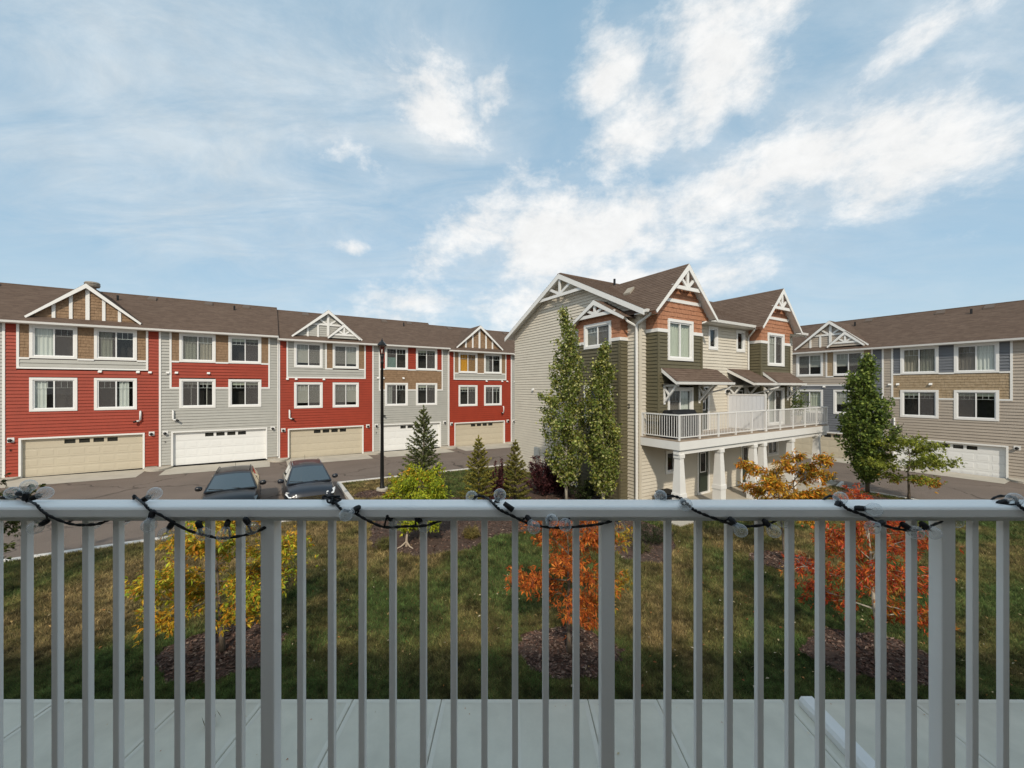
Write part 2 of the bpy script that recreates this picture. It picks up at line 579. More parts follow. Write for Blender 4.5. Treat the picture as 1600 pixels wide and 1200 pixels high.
class MB:
    def __init__(s):
        s.v, s.f = [], []

    def poly(s, pts):
        b = len(s.v)
        s.v += [tuple(p) for p in pts]
        s.f.append(tuple(range(b, b + len(pts))))

    def hexa(s, p):
        b = len(s.v)
        s.v += [tuple(q) for q in p]
        for f in ((0, 1, 2, 3), (7, 6, 5, 4), (0, 4, 5, 1), (1, 5, 6, 2), (2, 6, 7, 3), (3, 7, 4, 0)):
            s.f.append(tuple(b + i for i in f))

    def box(s, x0, x1, y0, y1, z0, z1):
        s.hexa([(x0, y0, z0), (x1, y0, z0), (x1, y0, z1), (x0, y0, z1), (x0, y1, z0), (x1, y1, z0), (x1, y1, z1), (x0, y1, z1)])

    def fbox(s, F, a0, a1, o0, o1, z0, z1):
        s.hexa([F.p(a0, o1, z0), F.p(a1, o1, z0), F.p(a1, o1, z1), F.p(a0, o1, z1), F.p(a0, o0, z0), F.p(a1, o0, z0), F.p(a1, o0, z1), F.p(a0, o0, z1)])

    def prism(s, F, pts, o0, o1):
        n = len(pts)
        b = len(s.v)
        s.v += [tuple(F.p(a, o1, z)) for a, z in pts] + [tuple(F.p(a, o0, z)) for a, z in pts]
        s.f.append(tuple(range(b, b + n)))
        s.f.append(tuple(reversed(range(b + n, b + 2 * n))))
        for i in range(n):
            j = (i + 1) % n
            s.f.append((b + i, b + n + i, b + n + j, b + j))

    def beam(s, F, p, q, w, o0, o1):
        dx, dz = q[0] - p[0], q[1] - p[1]
        l = math.hypot(dx, dz)
        nx, nz = -dz / l * w / 2, dx / l * w / 2
        pts = [(p[0] - nx, p[1] - nz), (q[0] - nx, q[1] - nz), (q[0] + nx, q[1] + nz), (p[0] + nx, p[1] + nz)]
        s.prism(F, pts, o0, o1)

    def tube(s, pts, r, n=6, cap=True):
        pts = [Vector(p) for p in pts]
        if not isinstance(r, (list, tuple)):
            r = [r] * len(pts)
        rings = []
        up = Vector((0, 0, 1))
        for i, p in enumerate(pts):
            d = (pts[min(i + 1, len(pts) - 1)] - pts[max(i - 1, 0)])
            if d.length < 1e-9:
                d = up.copy()
            d.normalize()
            a = d.cross(up if abs(d.z) < 0.95 else Vector((1, 0, 0))).normalized()
            b = d.cross(a)
            base = len(s.v)
            for k in range(n):
                t = 2 * PI * k / n
                s.v.append(tuple(p + (a * math.cos(t) + b * math.sin(t)) * r[i]))
            rings.append(base)
        for i in range(len(rings) - 1):
            for k in range(n):
                k2 = (k + 1) % n
                s.f.append((rings[i] + k, rings[i] + k2, rings[i + 1] + k2, rings[i + 1] + k))
        if cap:
            s.f.append(tuple(rings[0] + k for k in reversed(range(n))))
            s.f.append(tuple(rings[-1] + k for k in range(n)))

    def lathe(s, c, prof, n=12, axis=None):
        """prof: (radius, height) pairs along axis from c"""
        c = Vector(c)
        ax = Vector(axis).normalized() if axis else Vector((0, 0, 1))
        a = ax.cross(Vector((0, 0, 1)) if abs(ax.z) < 0.9 else Vector((1, 0, 0))).normalized()
        b = ax.cross(a)
        rings = []
        for r, h in prof:
            base = len(s.v)
            for k in range(n):
                t = 2 * PI * k / n
                s.v.append(tuple(c + ax * h + (a * math.cos(t) + b * math.sin(t)) * r))
            rings.append(base)
        for i in range(len(rings) - 1):
            for k in range(n):
                k2 = (k + 1) % n
                s.f.append((rings[i] + k, rings[i] + k2, rings[i + 1] + k2, rings[i + 1] + k))
        s.f.append(tuple(rings[0] + k for k in reversed(range(n))))
        s.f.append(tuple(rings[-1] + k for k in range(n)))

    def build(s, name, material, parent=None, smooth=False, kind=None, loc=None, bevel=0.0):
        me = bpy.data.meshes.new(name)
        me.from_pydata(s.v, [], s.f)
        me.update()
        me.materials.append(material)
        if smooth:
            me.polygons.foreach_set('use_smooth', [True] * len(me.polygons))
        o = bpy.data.objects.new(name, me)
        COL.objects.link(o)
        if parent is not None:
            o.parent = parent
        if loc is not None:
            o.location = loc
        if kind:
            o['kind'] = kind
        if bevel:
            bm = o.modifiers.new('bevel', 'BEVEL')
            bm.width = bevel
            bm.segments = 2
            bm.limit_method = 'ANGLE'
        return o


def _components(self):
    par = list(range(len(self.v)))

    def find(i):
        while par[i] != i:
            par[i] = par[par[i]]
            i = par[i]
        return i
    for f in self.f:
        a = find(f[0])
        for k in f[1:]:
            b = find(k)
            if a != b:
                par[b] = a
    out = {}
    for f in self.f:
        r = find(f[0])
        m = out.setdefault(r, (MB(), {}))
        mb, mp = m
        g = []
        for k in f:
            if k not in mp:
                mp[k] = len(mb.v)
                mb.v.append(self.v[k])
            g.append(mp[k])
        mb.f.append(tuple(g))
    return [m[0] for m in out.values()]


def each(mb, name, material, parent, **k):
    """every separate board, pipe or vent of a builder becomes an object of its own"""
    return [c.build(name, material, parent, **k) for c in _components(mb)]


def thing(name, label, cat, loc=(0, 0, 0), rz=0.0, group=None):
    o = bpy.data.objects.new(name, None)
    COL.objects.link(o)
    o.empty_display_size = 0.3
    o.location = loc
    o.rotation_euler = (0, 0, rz)
    o['label'] = label
    o['category'] = cat
    if group:
        o['group'] = group
    return o


def tag(o, label, cat, group=None):
    o['label'] = label
    o['category'] = cat
    if group:
        o['group'] = group
    return o


def arr_mesh(name, verts, faces, material, cols=None, parent=None, kind=None):
    """verts (N,3), faces (M,k) as numpy arrays; cols (N,3) -> point colour 'tint'"""
    me = bpy.data.meshes.new(name)
    n, (m_, k) = len(verts), faces.shape
    me.vertices.add(n)
    me.vertices.foreach_set('co', np.ascontiguousarray(verts, dtype=np.float32).ravel())
    me.loops.add(m_ * k)
    me.loops.foreach_set('vertex_index', np.ascontiguousarray(faces, dtype=np.int32).ravel())
    me.polygons.add(m_)
    me.polygons.foreach_set('loop_start', np.arange(m_, dtype=np.int32) * k)
    me.polygons.foreach_set('loop_total', np.full(m_, k, dtype=np.int32))
    me.update(calc_edges=True)
    if cols is not None:
        at = me.attributes.new('tint', 'FLOAT_COLOR', 'POINT')
        c4 = np.ones((n, 4), dtype=np.float32)
        c4[:, :3] = cols
        at.data.foreach_set('color', c4.ravel())
    me.materials.append(material)
    o = bpy.data.objects.new(name, me)
    COL.objects.link(o)
    if parent is not None:
        o.parent = parent
    if kind:
        o['kind'] = kind
    return o


# ------------------------------------------------------------------ wall pieces
def minus(iv, cuts):
    res = [iv]
    for c0, c1 in cuts:
        nr = []
        for a, b in res:
            if c1 <= a or c0 >= b:
                nr.append((a, b))
            else:
                if c0 > a:
                    nr.append((a, c0))
                if c1 < b:
                    nr.append((c1, b))
        res = nr
    return res


def siding(mb, F, z0, z1, span, holes=(), lap=0.15, o=0.0, dep=0.036):
    """lap siding as real sawtooth courses; span(z) -> (a0, a1)"""
    if not callable(span):
        s0 = span
        span = lambda z: s0
    n = max(1, int(round((z1 - z0) / lap)))
    h = (z1 - z0) / n
    for i in range(n):
        za, zb = z0 + i * h, z0 + (i + 1) * h
        zm = (za + zb) / 2
        cuts = [(a0, a1) for a0, a1, b0, b1 in holes if b0 < zm < b1]
        l0, r0 = span(za)
        l1, r1 = span(zb)
        lm, rm = span(zm)
        if rm - lm < 0.02:
            continue
        for a, b in minus((lm, rm), cuts):
            al, ah = (l0, l1) if a == lm else (a, a)
            bl, bh = (r0, r1) if b == rm else (b, b)
            mb.poly([F.p(al, o + dep, za + .014), F.p(bl, o + dep, za + .014), F.p(bh, o + 0.004, zb + .014), F.p(ah, o + 0.004, zb + .014)])
            mb.poly([F.p(al, o - .006, za + .018), F.p(bl, o - .006, za + .018), F.p(bl, o + dep, za + .014), F.p(al, o + dep, za + .014)])


def shakes(mb, F, z0, z1, span, holes=(), rowh=0.17, o=0.0, seed=1, wmin=0.12, wmax=0.26):
    rg = random.Random(seed)
    if not callable(span):
        s0 = span
        span = lambda z: s0
    n = max(1, int(round((z1 - z0) / rowh)))
    h = (z1 - z0) / n
    for i in range(n):
        za, zb = z0 + i * h, z0 + (i + 1) * h
        zm = (za + zb) / 2
        cuts = [(a0, a1) for a0, a1, b0, b1 in holes if b0 < zm < b1]
        lm, rm = span(zm)
        if rm - lm < 0.03:
            continue
        for a, b in minus((lm, rm), cuts):
            x = a
            while x < b - 1e-4:
                w = rg.uniform(wmin, wmax)
                x2 = min(b, x + w)
                if b - x2 < 0.06:
                    x2 = b
                t = o + 0.022 + rg.uniform(0, 0.014)
                dz = rg.uniform(0, 0.012)
                g = 0.006
                P = [F.p(x + g, t, za + dz), F.p(x2, t, za + dz), F.p(x2, o + 0.006, zb + 0.01), F.p(x + g, o + 0.006, zb + 0.01)]
                Q = [F.p(x + g, o, za + dz), F.p(x2, o, za + dz), F.p(x2, o, zb), F.p(x + g, o, zb)]
                mb.poly(P)
                mb.poly([Q[0], Q[1], P[1], P[0]])
                mb.poly([Q[0], P[0], P[3], Q[3]])
                mb.poly([P[1], Q[1], Q[2], P[2]])
                x = x2
            mb.poly([F.p(a, o, za), F.p(b, o, za), F.p(b, o, zb), F.p(a, o, zb)])


def courses(mb, e0, e1, r1, r0, exp=0.145, th=0.014):
    """sawtooth shingle courses on the quad eave e0-e1, ridge r0-r1"""
    e0, e1, r1, r0 = map(Vector, (e0, e1, r1, r0))
    nrm = (e1 - e0).cross(r0 - e0)
    if nrm.length < 1e-6:
        nrm = (e1 - e0).cross(r1 - e0)
    nrm.normalize()
    if nrm.z < 0:
        nrm = -nrm
    ln = max((r0 - e0).length, (r1 - e1).length)
    n = max(1, int(ln / exp))
    for i in range(n):
        t0, t1 = i / n, (i + 1) / n
        a0, b0 = e0.lerp(r0, t0), e1.lerp(r1, t0)
        a1, b1 = e0.lerp(r0, t1), e1.lerp(r1, t1)
        mb.poly([a0 + nrm * th, b0 + nrm * th, b1 + nrm * 0.002, a1 + nrm * 0.002])
        mb.poly([a0, b0, b0 + nrm * th, a0 + nrm * th])


def window(par, F, a0, a1, z0, z1, lites=2, dress='none', grille=True, trim=0.10, seed=0, label=None, blind_h=1.0, depth=0.55):
    """a framed slider in the wall: window > pane, grille, curtain, interior"""
    rg = random.Random(seed * 7 + int(a0 * 31) + int(z0 * 17))
    f = MB()
    o1 = 0.062
    f.fbox(F, a0, a1, -0.02, o1, z0, z0 + trim)
    f.fbox(F, a0 - 0.0, a1 + 0.0, -0.02, o1, z1 - trim, z1)
    f.fbox(F, a0, a0 + trim, -0.02, o1 - 0.002, z0 + trim, z1 - trim)
    f.fbox(F, a1 - trim, a1, -0.02, o1 - 0.002, z0 + trim, z1 - trim)
    w = f.build('window', WHITE, par)
    if label:
        w['label'] = label
    i0, i1, j0, j1 = a0 + trim, a1 - trim, z0 + trim, z1 - trim
    fr = MB()
    fw = 0.055
    fr.fbox(F, i0, i1, -0.06, 0.02, j0, j0 + fw)
    fr.fbox(F, i0, i1, -0.06, 0.02, j1 - fw, j1)
    fr.fbox(F, i0, i0 + fw, -0.06, 0.02, j0 + fw, j1 - fw)
    fr.fbox(F, i1 - fw, i1, -0.06, 0.02, j0 + fw, j1 - fw)
    step = (i1 - i0 - 2 * fw) / lites
    for k in range(1, lites):
        x = i0 + fw + step * k
        fr.fbox(F, x - 0.028, x + 0.028, -0.06, 0.015, j0 + fw, j1 - fw)
    fr.build('frame', PVC, w)
    gr = MB()
    for k in range(lites):
        x0 = i0 + fw + step * k + (0.028 if k else 0)
        x1 = i0 + fw + step * (k + 1) - (0.028 if k < lites - 1 else 0)
        p = MB()
        p.fbox(F, x0, x1, -0.036, -0.030, j0 + fw, j1 - fw)
        p.build('pane', GLASS, w)
        if grille and lites == 2 and k == seed % 2:
            q = MB()
            q.poly([F.p(x0, -0.018, j0 + fw), F.p(x1, -0.018, j0 + fw), F.p(x1, -0.018, j1 - fw), F.p(x0, -0.018, j1 - fw)])
            q.build('insect_screen', MESHM, w)
        if grille:
            zt = j1 - fw - 0.24 * (j1 - j0)
            gr.fbox(F, x0, x1, -0.048, -0.038, zt - 0.009, zt + 0.009)
            for q in (1, 2):
                xx = x0 + (x1 - x0) * q / 3
                gr.fbox(F, xx - 0.008, xx + 0.008, -0.047, -0.039, zt, j1 - fw)
    if grille:
        gr.build('grille', PVC, w)
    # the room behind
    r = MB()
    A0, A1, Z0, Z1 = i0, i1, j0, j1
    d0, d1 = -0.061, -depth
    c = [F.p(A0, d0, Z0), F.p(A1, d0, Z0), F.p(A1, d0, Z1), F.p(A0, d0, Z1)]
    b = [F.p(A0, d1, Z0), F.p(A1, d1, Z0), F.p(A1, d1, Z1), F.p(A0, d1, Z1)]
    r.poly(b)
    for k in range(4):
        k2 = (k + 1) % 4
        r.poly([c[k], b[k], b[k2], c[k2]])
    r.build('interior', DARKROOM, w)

    def drape(x0, x1, m, zz0=j0, zz1=j1, amp=0.022):
        cb = MB()
        n = max(6, int((x1 - x0) / 0.03))
        prev = None
        ph = rg.uniform(0, 6)
        for i in range(n + 1):
            x = x0 + (x1 - x0) * i / n
            oo = -0.12 + amp * math.sin(i * 1.15 + ph) + 0.4 * amp * math.sin(i * 0.37 + ph)
            xb = x + 0.0
            cur = (F.p(xb, oo, zz0), F.p(x, oo, zz1))
            if prev:
                cb.poly([prev[0], cur[0], cur[1], prev[1]])
            prev = cur
        return cb.build('curtain', m, w, smooth=True)

    def blind(x0, x1, h=1.0, m=BLIND):
        cb = MB()
        zz = j1
        zb = j1 - (j1 - j0) * h
        while zz > zb + 0.02:
            cb.fbox(F, x0, x1, -0.115, -0.085, zz - 0.042, zz - 0.030)
            cb.poly([F.p(x0, -0.085, zz - 0.048), F.p(x1, -0.085, zz - 0.048), F.p(x1, -0.112, zz - 0.004), F.p(x0, -0.112, zz - 0.004)])
            zz -= 0.05
        return cb.build('blind', m, w)

    def roller(x0, x1, h, m=SHADE):
        cb = MB()
        cb.fbox(F, x0, x1, -0.105, -0.09, j1 - (j1 - j0) * h, j1)
        return cb.build('blind', m, w)
    mid = (i0 + i1) / 2
    if dress == 'sheer_left':
        drape(i0, mid, SHEER)
    elif dress == 'cream_left':
        drape(i0 + 0.03, i0 + (i1 - i0) * 0.38, CREAMCUR)
    elif dress == 'cream_both':
        drape(i0, i0 + (i1 - i0) * 0.45, CREAMCUR)
        drape(i0 + (i1 - i0) * 0.52, i1, BROWNCUR)
    elif dress == 'white_left':
        drape(i0 + 0.02, i0 + (i1 - i0) * 0.30, SHEER)
    elif dress == 'white_right':
        drape(mid + 0.1, mid + (i1 - i0) * 0.34, SHEER)
    elif dress == 'blind':
        blind(i0, i1, blind_h)
    elif dress == 'shade':
        roller(i0, mid - 0.01, blind_h)
        roller(mid + 0.01, i1, blind_h * 0.98)
    elif dress == 'shade_left':
        roller(i0, mid, blind_h)
    elif dress == 'cream_full':
        drape(i0, i1, CREAMCUR)
    elif dress == 'sheer_right':
        drape(mid, i1, SHEER)
        drape(i0, mid, BROWNCUR)
    elif dress == 'brown_full':
        drape(i0, mid, BROWNCUR)
        drape(mid + 0.05, i1, CREAMCUR, amp=0.03)
    elif dress == 'amber':
        drape(i0, i1, ORANGECUR)
    elif dress == 'aqua':
        drape(i0, mid, AQUACUR, j0, j0 + (j1 - j0) * 0.55)
    elif dress == 'rods':
        cb = MB()
        for k in range(1, 4):
            xx = i0 + (i1 - i0) * k / 4 + 0.05
            cb.fbox(F, xx - 0.02, xx + 0.02, -0.11, -0.09, j0, j1)
        cb.fbox(F, i0, i1, -0.13, -0.112, j0 + (j1 - j0) * 0.86, j1)
        cb.build('blind', BLIND, w)
    elif dress == 'valance':
        roller(i0, i1, 0.16, CREAMCUR)
    return w


def wall_lamp(par, F, a, z, dark=True):
    b = MB()
    b.fbox(F, a - 0.13, a + 0.13, 0.0, 0.05, z - 0.13, z + 0.13)
    l = b.build('wall_lamp', WHITE, par)
    s = MB()
    s.lathe(F.p(a, 0.06, z - 0.02), [(0.02, 0.0), (0.075, 0.02), (0.09, 0.10), (0.06, 0.15)], 10, F.n)
    s.build('lamp_shade', BLACK, l, smooth=True)
    return l


def vent_hood(par, F, a, z, w=0.16):
    b = MB()
    b.prism(F3(F.p(a - w / 2, 0, z), F.n, -F.a), [(0, 0), (0.13, -0.01), (0.13, 0.03), (0, 0.14)], -w, 0)
    return b.build('vent_hood', WHITE, par)


def flue(par, F, a, z, flip=1):
    b = MB()
    b.tube([F.p(a, 0.0, z + 0.30), F.p(a, 0.10, z + 0.30), F.p(a, 0.13, z + 0.26), F.p(a, 0.13, z - 0.22), F.p(a - 0.05 * flip, 0.14, z - 0.28), F.p(a - 0.2 * flip, 0.16, z - 0.29)], 0.052, 8)
    p = b.build('flue_pipe', WHITE, par, smooth=True)
    b = MB()
    b.tube([F.p(a - 0.16 * flip, 0.0, z - 0.27), F.p(a - 0.20 * flip, 0.2, z - 0.30), F.p(a - 0.28 * flip, 0.26, z - 0.33)], 0.058, 8)
    b.build('intake_pipe', BLACK, p, smooth=True)
    return p


def house_number(par, F, a, z, txt, size=0.22, m=None):
    cu = bpy.data.curves.new('house_number', 'FONT')
    cu.body = txt
    cu.size = size
    cu.extrude = 0.008
    cu.align_x = 'CENTER'
    o = bpy.data.objects.new('house_number', cu)
    dg = None
    COL.objects.link(o)
    # turn the text into a mesh so that it is plain geometry
    dg = bpy.context.evaluated_depsgraph_get()
    me = bpy.data.meshes.new_from_object(o.evaluated_get(dg))
    bpy.data.objects.remove(o)
    bpy.data.curves.remove(cu)
    o = bpy.data.objects.new('house_number', me)
    COL.objects.link(o)
    me.materials.clear()
    me.materials.append(m or BLACK)
    o.parent = par
    rot = Matrix((F.a, Vector((0, 0, 1)), F.n)).transposed().to_4x4()
    o.matrix_local = Matrix.Translation(F.p(a, 0.03, z)) @ rot
    return o


def garage(par, F, a0, a1, z0, z1, m, rec=0.16):
    """overhead door: four sections, small lights in the top one, recessed in its opening"""
    f = MB()
    t = 0.09
    f.fbox(F, a0, a0 + t, -rec, 0.058, z0, z1)
    f.fbox(F, a1 - t, a1, -rec, 0.058, z0, z1)
    f.fbox(F, a0 + t, a1 - t, -rec, 0.06, z1 - t, z1)
    g = f.build('garage_door', WHITE, par)
    x0, x1 = a0 + t, a1 - t
    zt = z1 - t
    h = (zt - z0) / 4
    w = (x1 - x0)
    npan = 8
    lights = [x0 + w * 0.32 + k * w * 0.119 for k in range(4)]
    lw, lh = 0.45, 0.24
    for k in range(4):
        b = MB()
        za, zb = z0 + k * h + (0.0 if k == 0 else 0.004), z0 + (k + 1) * h - 0.004
        cuts = []
        if k == 3:
            zl0, zl1 = zb - 0.10 - lh, zb - 0.10
            cuts = [(l, l + lw) for l in lights]
            b.fbox(F, x0, x1, -rec, -rec + 0.04, za, zl0)
            b.fbox(F, x0, x1, -rec, -rec + 0.04, zl1, zb)
            for a, c in minus((x0, x1), cuts):
                b.fbox(F, a, c, -rec, -rec + 0.04, zl0, zl1)
        else:
            b.fbox(F, x0, x1, -rec, -rec + 0.04, za, zb)
            pw = w / npan
            for q in range(npan):
                pa, pb = x0 + q * pw + 0.06, x0 + (q + 1) * pw - 0.06
                pz0, pz1 = za + 0.10, zb - 0.09
                o0, o1 = -rec + 0.040, -rec + 0.047
                P = [F.p(pa, o0, pz0), F.p(pb, o0, pz0), F.p(pb, o0, pz1), F.p(pa, o0, pz1)]
                Q = [F.p(pa + .025, o1, pz0 + .025), F.p(pb - .025, o1, pz0 + .025), F.p(pb - .025, o1, pz1 - .025), F.p(pa + .025, o1, pz1 - .025)]
                b.poly(Q)
                for i in range(4):
                    j = (i + 1) % 4
                    b.poly([P[i], P[j], Q[j], Q[i]])
        b.build('section', m, g)
    for l in lights:
        b = MB()
        b.fbox(F, l, l + lw, -rec + 0.008, -rec + 0.014, zl0, zl1)
        b.build('pane', GLASS, g)
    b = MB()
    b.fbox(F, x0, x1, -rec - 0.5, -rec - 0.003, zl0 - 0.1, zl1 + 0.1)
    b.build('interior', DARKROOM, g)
    b = MB()
    b.fbox(F, x0, x1, -rec + 0.042, -rec + 0.05, z0, z0 + 0.035)
    b.build('bottom_seal', BLACKRUB, g)
    return g


def roof_box(mb, P):
    """thin solid slab under shingles: P = eave0, eave1, ridge1, ridge0"""
    P = [Vector(p) for p in P]
    d = Vector((0, 0, -0.10))
    mb.hexa([P[0] + d, P[1] + d, P[1], P[0], P[3] + d, P[2] + d, P[2], P[3]])


def gable_front(par, F, c, hw, zb, za, o, back, style, wall_m, roof_m=ROOF, rake_w=0.20, over=0.30, seed=3, fan=1.0, band=None):
    """a cross gable: face at offset 0 of F.off(o); rakes, boards, its own little roof. back = how far the ridge runs in"""
    Fo = F.off(o)
    sl = (za - zb) / hw
    # roof slabs
    rf = MB()
    for sgn in (-1, 1):
        e0, e1 = Fo.p(c + sgn * (hw + 0.06), over, zb - 0.06 * sl), Fo.p(c + sgn * (hw + 0.06), -back, zb - 0.06 * sl)
        r0, r1 = Fo.p(c, over, za), Fo.p(c, -back, za)
        courses(rf, e0, e1, r1, r0)
    g = rf.build('gable', roof_m, par)
    un = MB()
    for sgn in (-1, 1):
        e0, e1 = Fo.p(c + sgn * hw, over - 0.01, zb - 0.04), Fo.p(c + sgn * hw, -back, zb - 0.04)
        r0, r1 = Fo.p(c, over - 0.01, za - 0.04), Fo.p(c, -back, za - 0.04)
        un.poly([e0, r0, r1, e1])
    un.build('soffit', WHITE, g)
    # rake boards
    rk = MB()
    ln = math.hypot(hw, za - zb)
    wv = rake_w * ln / hw
    for sgn in (-1, 1):
        rk.prism(Fo, [(c, za - 0.005), (c, za - wv), (c + sgn * hw, zb - wv * 0.55), (c + sgn * (hw + 0.06), zb - 0.06 * sl)][::sgn], over - 0.03, over + 0.005)
    each(rk, 'rake_board', WHITE, g)

    def span(z, mrg=0.03):
        k = max(0.0, (za - 0.05 - z) / sl)
        return (c - k + mrg, c + k - mrg)
    fm = MB()
    z_lo = zb - 0.12
    bt = MB()
    if style == 'battens':
        shakes(fm, Fo, z_lo, za - 0.15, span, seed=seed)
        for k in (-2, -1, 0, 1, 2):
            x = c + k * 0.68
            top = za - 0.1 - abs(k * 0.68) * sl
            bt.fbox(Fo, x - (0.085 if k == 0 else 0.07), x + (0.085 if k == 0 else 0.07), 0.0, 0.07, z_lo, top)
        fm.build('shakes', wall_m, g, kind='stuff')
    elif style == 'truss':
        siding(fm, Fo, z_lo, za - 0.15, span)
        fm.build('siding', wall_m, g, kind='stuff')
        zc = zb + (za - zb) * 0.46
        k = (za - zc) / sl
        bt.beam(Fo, (c - k + 0.05, zc), (c + k - 0.05, zc), 0.13, 0.0, 0.08)
        bt.fbox(Fo, c - 0.085, c + 0.085, 0.0, 0.10, z_lo, za - 0.2)
        for sg in (-1, 1):
            bt.beam(Fo, (c + sg * 0.06, zc + 0.02), (c + sg * (k * 0.56), zc + (za - zc) * 0.44), 0.12, 0.0, 0.078)
        for x in (-1.36, -0.68):
            bt.fbox(Fo, c + x - 0.065, c + x + 0.065, 0.0, 0.075, z_lo, min(zc - 0.06, za - 0.1 + x * sl))
    if style == 'fan':
        shakes(fm, Fo, z_lo, za - 0.15, span, seed=seed, rowh=0.19)
        fm.build('shakes', wall_m, g, kind='stuff')
        zc = za - fan
        k = (za - zc) / sl
        o0, o1 = over - 0.13, over - 0.05
        bt.beam(Fo, (c - k + 0.03, zc), (c + k - 0.03, zc), 0.15, o0, o1)
        bt.fbox(Fo, c - 0.07, c + 0.07, o0, o1 - 0.004, zc + 0.075, za - 0.15)
        for sg in (-1, 1):
            bt.beam(Fo, (c + sg * 0.05, zc + 0.08), (c + sg * k * 0.5, zc + (za - zc) * 0.46), 0.12, o0, o1 - 0.007)
        if band:
            l, r = span(band)
            bt.fbox(Fo, l + 0.05, r - 0.05, 0.0, 0.055, band - 0.07, band + 0.07)
    each(bt, 'trim_board', WHITE, g)
    return g


def small_gable(par, F, c, hw, zb, za, o, style_m, over=0.12, depth=0.25):
    """nested decorative gable standing proud of a bigger one"""
    Fo = F.off(o)
    sl = (za - zb) / hw
    rk = MB()
    for sgn in (-1, 1):
        rk.prism(Fo, [(c, za), (c, za - 0.24), (c + sgn * hw, zb - 0.16), (c + sgn * (hw + 0.05), zb - 0.05 * sl)][::sgn], -depth, over)
    zc = zb + 0.18
    k = (za - zc) / sl
    rk.beam(Fo, (c - k + 0.05, zc), (c + k - 0.05, zc), 0.12, 0, 0.07)
    rk.fbox(Fo, c - 0.06, c + 0.06, 0, 0.068, zc + 0.06, za - 0.15)
    for sg in (-1, 1):
        rk.beam(Fo, (c + sg * 0.04, zc + 0.05), (c + sg * k * 0.52, zc + (za - zc) * 0.44), 0.10, 0, 0.066)
    g = rk.build('nested_gable', WHITE, par)
    f = MB()
    siding(f, Fo, zb - 0.1, za - 0.1, lambda z: (c - max(0, (za - 0.1 - z) / sl), c + max(0, (za - 0.1 - z) / sl)))
    f.build('siding', style_m, g, kind='stuff')
    rf = MB()
    for sgn in (-1, 1):
        courses(rf, Fo.p(c + sgn * (hw + 0.06), over, zb - 0.04), Fo.p(c + sgn * (hw + 0.06), -depth - 0.5, zb - 0.04), Fo.p(c, -depth - 0.5, za + 0.015), Fo.p(c, over, za + 0.015))
    rf.build('roof_shingles', ROOF, g)
    return g


# ------------------------------------------------------------------ row townhouse with its garage to the lane
UW = 6.36
EAVE = 8.50
WIN_A = [(0.97, 2.82), (3.50, 5.35)]


